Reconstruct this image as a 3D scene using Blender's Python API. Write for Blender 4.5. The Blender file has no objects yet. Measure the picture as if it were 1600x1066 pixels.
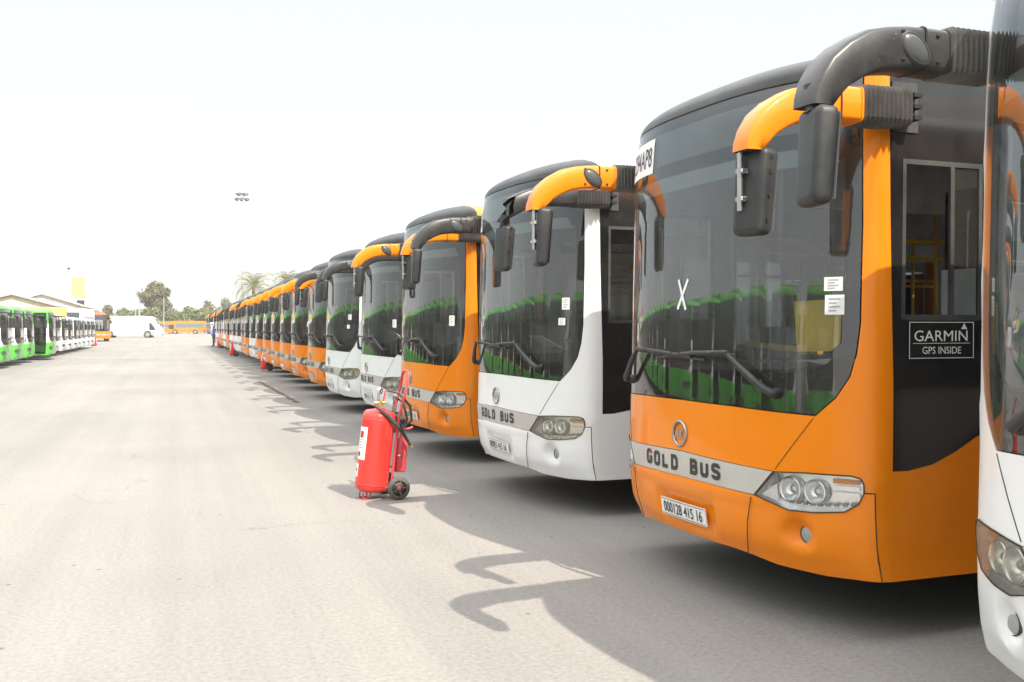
import bpy, bmesh, math, random
from mathutils import Vector, Matrix
R = math.radians
random.seed(7)
S = bpy.context.scene
COL = S.collection

# ------------------------------------------------------------------ camera
cam_d = bpy.data.cameras.new("camera")
cam = bpy.data.objects.new("camera", cam_d); COL.objects.link(cam)
cam_d.sensor_width = 36.0
cam_d.lens = 1599.0 / 1600.0 * 36.0
cam_d.clip_start = 0.05; cam_d.clip_end = 6000
cam.location = (0, 0, 1.58)
cam.rotation_euler = (R(90 - 0.7554), 0, R(-18.036))
S.camera = cam

# ------------------------------------------------------------------ sky, sun, exposure
SUN_DIR = Vector((0.30, -0.93, 1.0)).normalized()          # towards the sun
SUN_EL = math.asin(SUN_DIR.z)
w = bpy.data.worlds.new("World"); S.world = w; w.use_nodes = True
nt = w.node_tree; bg = nt.nodes['Background']
sky = nt.nodes.new('ShaderNodeTexSky'); sky.sky_type = 'NISHITA'
sky.sun_disc = False
sky.sun_elevation = SUN_EL
sky.sun_rotation = math.atan2(SUN_DIR.x, SUN_DIR.y)
sky.air_density = 1.0; sky.dust_density = 2.0; sky.ozone_density = 1.0; sky.altitude = 50
# bright milky summer haze over the clear sky, whitest towards the horizon
tcw = nt.nodes.new('ShaderNodeTexCoord'); spw = nt.nodes.new('ShaderNodeSeparateXYZ'); nt.links.new(tcw.outputs['Generated'], spw.inputs[0])
rw = nt.nodes.new('ShaderNodeValToRGB'); nt.links.new(spw.outputs[2], rw.inputs[0])
rw.color_ramp.elements[0].position = 0.0; rw.color_ramp.elements[0].color = (.37, .37, .368, 1)
rw.color_ramp.elements[1].position = 1.0; rw.color_ramp.elements[1].color = (1, 1, .99, 1)
for p_, c_ in ((.10, (.362, .370, .368)), (.20, (.330, .366, .370)), (.32, (.322, .362, .372)), (.50, (.79, .80, .79))):
    e_ = rw.color_ramp.elements.new(p_); e_.color = (*c_, 1)
sc_ = nt.nodes.new('ShaderNodeVectorMath'); sc_.operation = 'SCALE'; sc_.inputs['Scale'].default_value = 7.6; nt.links.new(rw.outputs[0], sc_.inputs[0])
mw = nt.nodes.new('ShaderNodeMix'); mw.data_type = 'RGBA'; mw.inputs[0].default_value = .94
nt.links.new(sky.outputs[0], mw.inputs[6]); nt.links.new(sc_.outputs[0], mw.inputs[7])
nt.links.new(mw.outputs[2], bg.inputs[0]); bg.inputs[1].default_value = 0.15
sd = bpy.data.lights.new("sun", 'SUN'); sd.energy = 2.7; sd.angle = R(0.5); sd.color = (1.0, 0.92, 0.79)
so = bpy.data.objects.new("sun", sd); COL.objects.link(so)
so.rotation_euler = SUN_DIR.to_track_quat('Z', 'Y').to_euler(); so.location = (20, -20, 40)
S.view_settings.view_transform = 'Standard'; S.view_settings.look = 'None'
S.view_settings.gamma = 1.0; S.view_settings.exposure = 1.36
S.cycles.max_bounces = 10; S.cycles.transparent_max_bounces = 24
S.cycles.use_denoising = True

# ------------------------------------------------------------------ materials
MATS = {}
def nodes_of(name):
    m = bpy.data.materials.new(name); m.use_nodes = True
    t = m.node_tree; return m, t, t.nodes['Principled BSDF']
def noise(t, scale, detail=4, vec=None, rough=.6, stretch=None):
    n = t.nodes.new('ShaderNodeTexNoise'); n.inputs['Scale'].default_value = scale
    n.inputs['Detail'].default_value = detail; n.inputs['Roughness'].default_value = rough
    tc = t.nodes.new('ShaderNodeTexCoord'); src = tc.outputs['Object']
    if stretch:
        mp = t.nodes.new('ShaderNodeMapping'); mp.inputs['Scale'].default_value = stretch
        t.links.new(src, mp.inputs[0]); src = mp.outputs[0]
    t.links.new(src, n.inputs['Vector']); return n
def ramp(t, fac, stops):
    r = t.nodes.new('ShaderNodeValToRGB'); e = r.color_ramp.elements
    e[0].position, e[0].color = stops[0][0], (*stops[0][1], 1)
    e[1].position, e[1].color = stops[-1][0], (*stops[-1][1], 1)
    for p, c in stops[1:-1]:
        k = e.new(p); k.color = (*c, 1)
    t.links.new(fac, r.inputs[0]); return r
def mixc(t, fac, a, b, mode='MIX'):
    m = t.nodes.new('ShaderNodeMix'); m.data_type = 'RGBA'; m.blend_type = mode
    for sock, v in ((0, fac), (6, a), (7, b)):
        if hasattr(v, 'is_linked') or hasattr(v, 'links'): t.links.new(v, m.inputs[sock])
        elif sock == 0: m.inputs[0].default_value = v
        else: m.inputs[sock].default_value = (*v, 1)
    return m.outputs[2]
def simple(name, col, rough=.5, metal=0., var=.12, scale=6., dust=0., coat=0., bump=0., dustcol=(.42, .38, .32), stretch=None):
    if name in MATS: return MATS[name]
    m, t, b = nodes_of(name)
    n = noise(t, scale, 5, stretch=stretch)
    lo = tuple(c * (1 - var) for c in col); hi = tuple(min(1, c * (1 + var)) for c in col)
    out = ramp(t, n.outputs[0], [(.3, lo), (.7, hi)]).outputs[0]
    if dust > 0:
        n2 = noise(t, 2.3, 7, rough=.7); r2 = ramp(t, n2.outputs[0], [(.38, (0, 0, 0)), (.75, (dust,) * 3)])
        out = mixc(t, r2.outputs[0], out, dustcol)
    t.links.new(out, b.inputs['Base Color'])
    n3 = noise(t, 9, 4); mr = t.nodes.new('ShaderNodeMapRange')
    mr.inputs[3].default_value = max(.02, rough * .8); mr.inputs[4].default_value = min(1, rough * 1.25)
    t.links.new(n3.outputs[0], mr.inputs[0]); t.links.new(mr.outputs[0], b.inputs['Roughness'])
    b.inputs['Metallic'].default_value = metal
    b.inputs['Coat Weight'].default_value = coat; b.inputs['Coat Roughness'].default_value = .08
    if bump > 0:
        n4 = noise(t, scale * 6, 3); bp = t.nodes.new('ShaderNodeBump'); bp.inputs['Strength'].default_value = bump
        bp.inputs['Distance'].default_value = .01
        t.links.new(n4.outputs[0], bp.inputs['Height']); t.links.new(bp.outputs[0], b.inputs['Normal'])
    MATS[name] = m; return m
def paint(name, col, dust=.14, streak=.1):
    """bus paint: clear-coated, a little wavy, dusty, faint run-off streaks"""
    if name in MATS: return MATS[name]
    m, t, b = nodes_of(name)
    n = noise(t, 1.2, 6); out = ramp(t, n.outputs[0], [(.3, tuple(c * .93 for c in col)), (.7, col)]).outputs[0]
    ns = noise(t, 1.0, 6, stretch=(14, 14, .7), rough=.65)
    rs = ramp(t, ns.outputs[0], [(.52, (0, 0, 0)), (.8, (streak,) * 3)])
    out = mixc(t, rs.outputs[0], out, (.38, .34, .29))
    nd = noise(t, 2.7, 8, rough=.75); rd = ramp(t, nd.outputs[0], [(.4, (0, 0, 0)), (.8, (dust,) * 3)])
    out = mixc(t, rd.outputs[0], out, (.45, .4, .33))
    t.links.new(out, b.inputs['Base Color'])
    b.inputs['Roughness'].default_value = .38; b.inputs['Specular IOR Level'].default_value = .2; b.inputs['Coat Weight'].default_value = .38; b.inputs['Coat Roughness'].default_value = .05
    nb = noise(t, 2.2, 2); bp = t.nodes.new('ShaderNodeBump'); bp.inputs['Strength'].default_value = .25; bp.inputs['Distance'].default_value = .02
    t.links.new(nb.outputs[0], bp.inputs['Height']); t.links.new(bp.outputs[0], b.inputs['Normal']); t.links.new(bp.outputs[0], b.inputs['Coat Normal'])
    MATS[name] = m; return m
def glass(name, tint=(.80, .83, .83), dust=.045, ior=1.85, streak=.13, rough=.015):
    if name in MATS: return MATS[name]
    m = bpy.data.materials.new(name); m.use_nodes = True; t = m.node_tree; t.nodes.clear()
    o = t.nodes.new('ShaderNodeOutputMaterial'); tr = t.nodes.new('ShaderNodeBsdfTransparent'); tr.inputs[0].default_value = (*tint, 1)
    gl = t.nodes.new('ShaderNodeBsdfGlossy'); gl.inputs['Roughness'].default_value = rough; gl.inputs[0].default_value = (.95, .97, 1, 1)
    fr = t.nodes.new('ShaderNodeFresnel'); fr.inputs[0].default_value = ior
    m1 = t.nodes.new('ShaderNodeMixShader'); t.links.new(fr.outputs[0], m1.inputs[0]); t.links.new(tr.outputs[0], m1.inputs[1]); t.links.new(gl.outputs[0], m1.inputs[2])
    df = t.nodes.new('ShaderNodeBsdfDiffuse'); df.inputs[0].default_value = (.5, .47, .42, 1)
    n1 = noise(t, 3.0, 7, rough=.7); r1 = ramp(t, n1.outputs[0], [(.3, (dust * .35,) * 3), (.75, (dust * 1.2,) * 3)])
    n2 = noise(t, 1.0, 5, stretch=(22, 22, .8), rough=.7); r2 = ramp(t, n2.outputs[0], [(.58, (0, 0, 0)), (.8, (streak,) * 3)])
    ad = t.nodes.new('ShaderNodeMath'); ad.operation = 'ADD'; t.links.new(r1.outputs[0], ad.inputs[0]); t.links.new(r2.outputs[0], ad.inputs[1])
    m2 = t.nodes.new('ShaderNodeMixShader'); t.links.new(ad.outputs[0], m2.inputs[0]); t.links.new(m1.outputs[0], m2.inputs[1]); t.links.new(df.outputs[0], m2.inputs[2])
    t.links.new(m2.outputs[0], o.inputs[0]); MATS[name] = m; return m

M_ORANGE = paint('orange bus paint', (.84, .225, .001), dust=.03, streak=.04)
M_AMBER = paint('amber arm paint', (.82, .225, .004), dust=.05, streak=.03)
M_WHITE = paint('white bus paint', (.82, .82, .82), dust=.08, streak=.08)
def speckled():
    m = simple('dusty black cap', (.018, .019, .022), .34, dust=.16, coat=.0); t = m.node_tree; b = t.nodes['Principled BSDF']
    src = b.inputs['Base Color'].links[0].from_socket; n = noise(t, 95, 2, rough=.8); r_ = ramp(t, n.outputs[0], [(.66, (0, 0, 0)), (.74, (.55,) * 3)])
    n2 = noise(t, 5, 3); r2 = ramp(t, n2.outputs[0], [(.45, (0, 0, 0)), (.62, (1, 1, 1))]); t.links.new(mixc(t, mixc(t, 1., r_.outputs[0], r2.outputs[0], 'MULTIPLY'), src, (.42, .40, .37)), b.inputs['Base Color']); return m
M_ARM = speckled()
M_CAP = simple('black roof cap', (.010, .011, .013), .36, dust=.07)
M_CAP.node_tree.nodes['Principled BSDF'].inputs['Specular IOR Level'].default_value = .35
M_BLACK = simple('black side panel', (.011, .011, .012), .16, dust=.05, coat=.5)
M_FRIT = simple('black glass border', (.010, .010, .011), .4, dust=.02)
M_RUBBER = simple('grey black rubber', (.025, .025, .026), .6, dust=.14)
M_BELLOW = simple('dusty bellows rubber', (.04, .038, .036), .7, dust=.5, dustcol=(.30, .27, .23))
M_PLASTIC = simple('black grained plastic', (.016, .017, .019), .45, dust=.10, bump=.15)
M_GREYPL = simple('light grey plastic', (.32, .32, .33), .45, dust=.1)
M_SILVER = simple('brushed silver strip', (.52, .50, .47), .42, metal=.25, var=.06, dust=.1)
M_HLIN = simple('bright lamp lining', (.92, .92, .92), .28, metal=.7, var=.03)
M_EYE = simple('grey spot mirror', (.07, .075, .075), .3, var=.3)
M_SEAM = simple('panel seam shadow gap', (.05, .03, .015), .8)
M_CHROME = simple('chrome', (.78, .78, .78), .12, metal=1., var=.05)
M_EMBLEM = simple('worn chrome emblem', (.42, .41, .40), .25, metal=.9, var=.1)
M_LETTER = simple('dark brown lettering', (.035, .028, .025), .5)
M_RED = simple('red lettering', (.6, .02, .02), .5)
M_PAPER = simple('white paper', (.78, .78, .76), .8, var=.05)
M_INK = simple('black ink', (.02, .02, .022), .6)
M_GREYINK = simple('grey print', (.35, .37, .42), .7)
M_REDINK = simple('red ink', (.5, .03, .03), .7)
M_PLATE = simple('plate white', (.76, .76, .74), .4, var=.06, dust=.12)
M_TYRE = simple('tyre rubber', (.022, .022, .022), .75, dust=.35)
M_RIM = simple('grey rim steel', (.38, .38, .38), .4, metal=.5, dust=.3)
M_DARK = simple('dark underside', (.015, .015, .015), .85)
M_FLOOR = simple('grey bus floor', (.30, .30, .31), .7)
M_LINER = simple('pale grey lining', (.66, .67, .68), .7)
M_DASH = simple('dark dashboard', (.04, .04, .045), .6, dust=.3)
M_SEAT = simple('blue grey seat shell', (.07, .10, .16), .6)
M_YELLOW = simple('yellow handrail', (.72, .42, .02), .35)
M_YPANEL = simple('pale yellow panel', (.80, .62, .16), .5, var=.05)
M_SIGNBACK = simple('grey sign backing', (.30, .33, .345), .6, var=.05)
M_TINT = simple('aqua tint band', (.46, .54, .55), .5, var=.06)
M_GLASS = glass('windshield glass')
M_WINDOW = glass('side window glass', (.74, .76, .76), dust=.05, ior=1.7, streak=.05)
def film():  # pale see-through layer added to brighten the cab behind the windshield
    m = bpy.data.materials.new('brightening film inside the glass'); m.use_nodes = True; t = m.node_tree; t.nodes.clear()
    o = t.nodes.new('ShaderNodeOutputMaterial'); tr = t.nodes.new('ShaderNodeBsdfTransparent'); df = t.nodes.new('ShaderNodeBsdfDiffuse'); df.inputs[0].default_value = (.62, .66, .69, 1)
    n = noise(t, 1.6, 6); r = ramp(t, n.outputs[0], [(.3, (.12,) * 3), (.75, (.20,) * 3)]); mx = t.nodes.new('ShaderNodeMixShader')
    t.links.new(r.outputs[0], mx.inputs[0]); t.links.new(tr.outputs[0], mx.inputs[1]); t.links.new(df.outputs[0], mx.inputs[2]); t.links.new(mx.outputs[0], o.inputs[0]); return m
M_FILM = film()
M_LENS = glass('clear lens', (.97, .97, .97), dust=.03, ior=1.45, streak=.0)
M_LENSOLD = glass('yellowed lens', (.97, .94, .86), dust=.14, ior=1.5, streak=.0)
M_AMBERGL = simple('amber lens', (.75, .25, .03), .2)
M_MIRROR = simple('mirror glass', (.75, .76, .78), .03, metal=1., var=.02)

def livery():
    """green and white sweep on the buses across the yard"""
    m, t, b = nodes_of('green and white livery')
    tc = t.nodes.new('ShaderNodeTexCoord'); sp = t.nodes.new('ShaderNodeSeparateXYZ'); t.links.new(tc.outputs['Object'], sp.inputs[0])
    ay = t.nodes.new('ShaderNodeMath'); ay.operation = 'ABSOLUTE'; t.links.new(sp.outputs[1], ay.inputs[0])
    k = t.nodes.new('ShaderNodeMath'); k.operation = 'MULTIPLY_ADD'; t.links.new(ay.outputs[0], k.inputs[0]); k.inputs[1].default_value = .18; t.links.new(sp.outputs[2], k.inputs[2])
    k2 = t.nodes.new('ShaderNodeMath'); k2.operation = 'MULTIPLY_ADD'; t.links.new(sp.outputs[0], k2.inputs[0]); k2.inputs[1].default_value = -.22; t.links.new(k.outputs[0], k2.inputs[2])
    g = (.10, .50, .06); wh = (.80, .80, .79)
    mr = t.nodes.new('ShaderNodeMapRange'); mr.inputs[1].default_value = 0; mr.inputs[2].default_value = 3.2; t.links.new(k2.outputs[0], mr.inputs[0])
    r = ramp(t, mr.outputs[0], [(0, g), (.39, g), (.42, wh), (.74, wh), (.76, g), (1, g)])
    t.links.new(r.outputs[0], b.inputs['Base Color']); b.inputs['Roughness'].default_value = .35; b.inputs['Coat Weight'].default_value = .5
    MATS['green and white livery'] = m; return m
M_LIVERY = livery()
M_GREEN = paint('green roof paint', (.10, .42, .06), dust=.2)
M_CREAMB = paint('pale bus paint', (.74, .74, .72))

# ------------------------------------------------------------------ mesh helpers
def new_obj(name, me, parent=None):
    o = bpy.data.objects.new(name, me); COL.objects.link(o)
    if parent is not None: o.parent = parent
    return o
class MB:
    def __init__(s): s.v = []; s.f = []; s.m = []; s.sm = []; s.mats = []
    def mi(s, mat):
        if mat not in s.mats: s.mats.append(mat)
        return s.mats.index(mat)
    def add(s, vs, fs, mat, smooth=True):
        b = len(s.v); s.v += [tuple(v) for v in vs]; k = s.mi(mat)
        for f in fs: s.f.append([b + i for i in f]); s.m.append(k); s.sm.append(smooth)
    def box(s, c, d, mat, rot=None, bevel=0.):
        bm = bmesh.new(); bmesh.ops.create_cube(bm, size=1)
        for v in bm.verts: v.co = Vector((v.co.x * d[0], v.co.y * d[1], v.co.z * d[2]))
        if bevel: bmesh.ops.bevel(bm, geom=bm.edges[:], offset=bevel, segments=2, affect='EDGES', profile=.6)
        mt = Matrix.Translation(c) @ (rot.to_4x4() if rot else Matrix())
        bm.transform(mt); s.frombm(bm, mat, smooth=False); return s
    def frombm(s, bm, mat, smooth=True):
        bm.verts.ensure_lookup_table()
        s.add([v.co[:] for v in bm.verts], [[v.index for v in f.verts] for f in bm.faces], mat, smooth); bm.free()
    def loft(s, rings, mat, closed=True, cap0=False, cap1=False, smooth=True):
        n = len(rings[0]); vs = [p for r in rings for p in r]; fs = []
        for i in range(len(rings) - 1):
            for j in range(n if closed else n - 1):
                k = (j + 1) % n; fs.append([i * n + j, i * n + k, (i + 1) * n + k, (i + 1) * n + j])
        s.add(vs, fs, mat, smooth)
        if cap0: s.add(rings[0], [list(range(n))[::-1]], mat, False)
        if cap1: s.add(rings[-1], [list(range(n))], mat, False)
    def tube(s, pts, rad, mat, n=8, cap=True):
        pts = [Vector(p) for p in pts]; rings = []
        rad = rad if isinstance(rad, (list, tuple)) else [rad] * len(pts)
        up = None
        for i, p in enumerate(pts):
            d = (pts[min(i + 1, len(pts) - 1)] - pts[max(i - 1, 0)]).normalized()
            if up is None: up = d.orthogonal().normalized()
            up = (up - d * up.dot(d)); up = up.normalized() if up.length > 1e-6 else d.orthogonal().normalized()
            sd_ = d.cross(up)
            rings.append([tuple(p + (up * math.cos(a) + sd_ * math.sin(a)) * rad[i]) for a in [2 * math.pi * j / n for j in range(n)]])
        s.loft(rings, mat, True, cap, cap)
    def lathe(s, prof, mat, mt=None, n=24, smooth=True):
        mt = mt or Matrix(); rings = []
        for r, z in prof:
            rings.append([tuple(mt @ Vector((r * math.cos(2 * math.pi * j / n), r * math.sin(2 * math.pi * j / n), z))) for j in range(n)])
        s.loft(rings, mat, True, False, False, smooth)
    def build(s, name, parent=None, weld=False):
        me = bpy.data.meshes.new(name); me.from_pydata(s.v, [], s.f)
        for m in s.mats: me.materials.append(m)
        me.polygons.foreach_set('material_index', s.m); me.polygons.foreach_set('use_smooth', s.sm)
        bm = bmesh.new(); bm.from_mesh(me); bmesh.ops.recalc_face_normals(bm, faces=bm.faces); bm.to_mesh(me); bm.free()
        me.update(); return new_obj(name, me, parent)

def thing(name, label, cat, loc=(0, 0, 0), rz=0., group=None):
    o = bpy.data.objects.new(name, None); COL.objects.link(o); o.empty_display_size = .3
    o.location = loc; o.rotation_euler = (0, 0, rz); o['label'] = label; o['category'] = cat
    if group: o['group'] = group
    return o
def tag(o, label, cat, group=None):
    o['label'] = label; o['category'] = cat
    if group: o['group'] = group
    return o
def structure(o, kind='structure'): o['kind'] = kind; return o

def text_polys(txt, size=1.0, sx=1.0, bold=0.0, shear=0.0):
    cu = bpy.data.curves.new('txt', 'FONT'); cu.body = txt; cu.size = size; cu.align_x = 'CENTER'; cu.align_y = 'CENTER'
    cu.offset = bold; cu.shear = shear; cu.resolution_u = 3
    o = bpy.data.objects.new('txt', cu); COL.objects.link(o)
    dg = bpy.context.evaluated_depsgraph_get(); dg.update()
    me = bpy.data.meshes.new_from_object(o.evaluated_get(dg))
    vs = [(v.co.x * sx, v.co.y) for v in me.vertices]; fs = [list(p.vertices) for p in me.polygons]
    bpy.data.objects.remove(o); bpy.data.curves.remove(cu); bpy.data.meshes.remove(me)
    xs = [v[0] for v in vs]; ys = [v[1] for v in vs]; cx = (min(xs) + max(xs)) / 2; cy = (min(ys) + max(ys)) / 2
    wd = max(xs) - min(xs); ht = max(ys) - min(ys)
    return [(x - cx, y - cy) for x, y in vs], fs, wd, ht
STROKES = {'G': [[(1, .78), (1, .87), (.82, 1), (.2, 1), (0, .85), (0, .15), (.2, 0), (.82, 0), (1, .13), (1, .42), (.6, .42)]], 'O': [[(.2, 1), (.8, 1), (1, .85), (1, .15), (.8, 0), (.2, 0), (0, .15), (0, .85), (.2, 1)]],
    'L': [[(0, 1), (0, 0), (1, 0)]], 'D': [[(0, 1), (.7, 1), (1, .8), (1, .2), (.7, 0), (0, 0), (0, 1)]], 'B': [[(0, 1), (.75, 1), (.95, .87), (.95, .64), (.78, .52), (1, .38), (1, .14), (.8, 0), (0, 0), (0, 1)], [(.12, .52), (.72, .52)]],
    'U': [[(0, 1), (0, .15), (.2, 0), (.8, 0), (1, .15), (1, 1)]], 'S': [[(1, .8), (1, .87), (.8, 1), (.2, 1), (0, .87), (0, .66), (.2, .55), (.8, .47), (1, .36), (1, .13), (.8, 0), (.2, 0), (0, .13), (0, .2)]]}
def ribbon(pts, t):
    """mitred ribbon along a polyline -> list of quads"""
    closed = pts[0] == pts[-1]; P = pts[:-1] if closed else pts; n = len(P); L_, R_ = [], []
    for i in range(n):
        a = P[i - 1] if (i > 0 or closed) else None; c = P[(i + 1) % n] if (i < n - 1 or closed) else None; p = P[i]
        def nr(u, v): d = math.hypot(v[0] - u[0], v[1] - u[1]); return (-(v[1] - u[1]) / d, (v[0] - u[0]) / d)
        n1 = nr(a, p) if a else None; n2 = nr(p, c) if c else None; n1 = n1 or n2; n2 = n2 or n1
        m = (n1[0] + n2[0], n1[1] + n2[1]); l = math.hypot(*m); m = (m[0] / l, m[1] / l); k = t / 2 / max(.5, m[0] * n1[0] + m[1] * n1[1])
        L_.append((p[0] + m[0] * k, p[1] + m[1] * k)); R_.append((p[0] - m[0] * k, p[1] - m[1] * k))
    return [[L_[i], R_[i], R_[(i + 1) % n], L_[(i + 1) % n]] for i in range(n if closed else n - 1)]

# ------------------------------------------------------------------ the bus body surface
class Shape:
    """plan outline of a bus nose and sides; s runs along the outline, sign = side"""
    def __init__(q, B=.37, p=2.91, hw=1.25, L=9.6, ztop=2.86):
        q.B, q.p, q.hw, q.L, q.ztop = B, p, hw, L, ztop
        pts = []
        for i in range(61):
            y = 1.19 * i / 60; pts.append((-B * (1 - (y / hw) ** p), y))
        x0, y0 = pts[-1]; sl = B * p / hw * (1.19 / hw) ** (p - 1)
        cx, cy = x0 + sl * (hw - y0) * .85, hw; ex, ey = .075, hw
        for i in range(1, 13):
            t = i / 12; pts.append(((1 - t) ** 2 * x0 + 2 * t * (1 - t) * cx + t * t * ex, (1 - t) ** 2 * y0 + 2 * t * (1 - t) * cy + t * t * ey))
        q.pts = pts; q.cs = [0.]
        for a, b in zip(pts, pts[1:]): q.cs.append(q.cs[-1] + math.hypot(b[0] - a[0], b[1] - a[1]))
        q.se = q.cs[-1]; q.xe = .075
    def Y(q, y):
        sg = -1 if y < 0 else 1; y = abs(y); P = q.pts
        if y >= P[-1][1]: return sg * q.se
        for i in range(len(P) - 1):
            if P[i + 1][1] >= y:
                t = (y - P[i][1]) / max(1e-9, P[i + 1][1] - P[i][1]); return sg * (q.cs[i] + t * (q.cs[i + 1] - q.cs[i]))
    def X(q, x):
        if x >= q.xe: return q.se + x - q.xe
        P = q.pts
        for i in range(len(P) - 1, 0, -1):
            if P[i - 1][0] <= x: t = (x - P[i - 1][0]) / (P[i][0] - P[i - 1][0]); return q.cs[i - 1] + t * (q.cs[i] - q.cs[i - 1])
        return 0
    def at(q, s):
        a = abs(s); sg = -1 if s < 0 else 1
        if a >= q.se: return q.xe + a - q.se, sg * q.hw, 0., float(sg)
        import bisect
        i = max(0, min(bisect.bisect_right(q.cs, a) - 1, len(q.cs) - 2)); t = (a - q.cs[i]) / (q.cs[i + 1] - q.cs[i])
        (x0, y0), (x1, y1) = q.pts[i], q.pts[i + 1]
        def tan(k):
            (a0, b0), (a1, b1) = q.pts[max(0, k - 1)], q.pts[min(len(q.pts) - 1, k + 1)]
            if k == 0: return (0., 1.)
            if k >= len(q.pts) - 1: return (1., 0.)
            l = math.hypot(a1 - a0, b1 - b0); return ((a1 - a0) / l, (b1 - b0) / l)
        ta, tb = tan(i), tan(i + 1); tx, ty = ta[0] + (tb[0] - ta[0]) * t, ta[1] + (tb[1] - ta[1]) * t; l = math.hypot(tx, ty); tx /= l; ty /= l
        return x0 + (x1 - x0) * t, sg * (y0 + (y1 - y0) * t), -ty, sg * tx
    LZ = [(.25, .10), (.32, .055), (.42, .02), (.55, 0), (.8, -.01), (1.1, 0), (1.8, .010), (2.5, .026), (2.7, .036), (2.86, .060), (3.2, .060)]
    def lean(q, z):
        L = q.LZ
        if z <= L[0][0]: return L[0][1]
        for (a, b), (c, d) in zip(L, L[1:]):
            if z <= c: return b + (d - b) * (z - a) / (c - a)
        return L[-1][1]
    def map(q, s, z, off=0.):
        x, y, nx, ny = q.at(s); wt = max(0., min(1., (.25 - x) / .35))
        tz = max(0, z - 2.35) / .5
        return (x + nx * off + q.lean(z) * wt, (y + ny * off) * (1 - .010 * tz * tz), z)

def patch(mb, sh, poly, mat, off=0., th=.015, ds=.07, dz=.16, cuts_s=(), cuts_z=(), disp=None, inner=None):
    """thin shell on the bus surface: poly in (s,z), bent round the outline"""
    bm = bmesh.new(); vs = []
    for p in poly:
        if not vs or (abs(vs[-1][0] - p[0]) + abs(vs[-1][1] - p[1])) > 1e-5: vs.append(p)
    f = bm.faces.new([bm.verts.new((a, b, 0)) for a, b in vs]); bm.normal_update()
    bmesh.ops.triangulate(bm, faces=bm.faces[:])
    ss = [p[0] for p in poly]; zs = [p[1] for p in poly]
    def cut(co, no):
        g = bm.verts[:] + bm.edges[:] + bm.faces[:]
        bmesh.ops.bisect_plane(bm, geom=g, dist=1e-5, plane_co=co, plane_no=no)
    lim = sh.se + .02
    k = math.floor(min(ss) / ds)
    while k * ds < max(ss):
        c = k * ds
        if c > min(ss) + .004 and abs(c) < lim: cut((c, 0, 0), (1, 0, 0))
        k += 1
    for c in cuts_s: cut((c, 0, 0), (1, 0, 0))
    k = math.floor(min(zs) / dz)
    while k * dz < max(zs):
        if k * dz > min(zs) + .004: cut((0, k * dz, 0), (0, 1, 0))
        k += 1
    for c in cuts_z: cut((0, c, 0), (0, 1, 0))
    bmesh.ops.remove_doubles(bm, verts=bm.verts[:], dist=1e-5)
    bmesh.ops.dissolve_degenerate(bm, edges=bm.edges[:], dist=1e-5)
    bm.verts.ensure_lookup_table(); bm.faces.ensure_lookup_table()
    for i, v in enumerate(bm.verts): v.index = i
    D = [disp(v.co.x, v.co.y) if disp else 0. for v in bm.verts]
    O = [sh.map(v.co.x, v.co.y, off + d) for v, d in zip(bm.verts, D)]
    mb.add(O, [[v.index for v in f.verts] for f in bm.faces], mat, True)
    if th > 0:
        I = [sh.map(v.co.x, v.co.y, off + d - th) for v, d in zip(bm.verts, D)]
        mb.add(I, [[v.index for v in f.verts][::-1] for f in bm.faces], inner or mat, True)
        for e in bm.edges:
            if len(e.link_faces) == 1:
                a, b = e.verts[0].index, e.verts[1].index
                mb.add([O[a], O[b], I[b], I[a]], [[0, 1, 2, 3]], mat, False)
    bm.free()
def mirror(poly): return [(-a, b) for a, b in poly]
def both(mb, sh, poly, mat, **k):
    patch(mb, sh, poly, mat, **k); k2 = dict(k)
    if 'cuts_s' in k: k2['cuts_s'] = [-c for c in k['cuts_s']]
    patch(mb, sh, mirror(poly), mat, **k2)
def ellipse(cx, cz, a, b, n=20): return [(cx + a * math.cos(2 * math.pi * i / n), cz + b * math.sin(2 * math.pi * i / n)) for i in range(n)]
def rrect(s0, s1, z0, z1, r, n=4):
    out = []
    for cx, cz, a0 in ((s1 - r, z1 - r, 0), (s0 + r, z1 - r, 90), (s0 + r, z0 + r, 180), (s1 - r, z0 + r, 270)):
        for i in range(n + 1):
            a = R(a0 + 90 * i / n); out.append((cx + r * math.cos(a), cz + r * math.sin(a)))
    return out
def smooth01(t): t = max(0., min(1., t)); return t * t * (3 - 2 * t)

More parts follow.
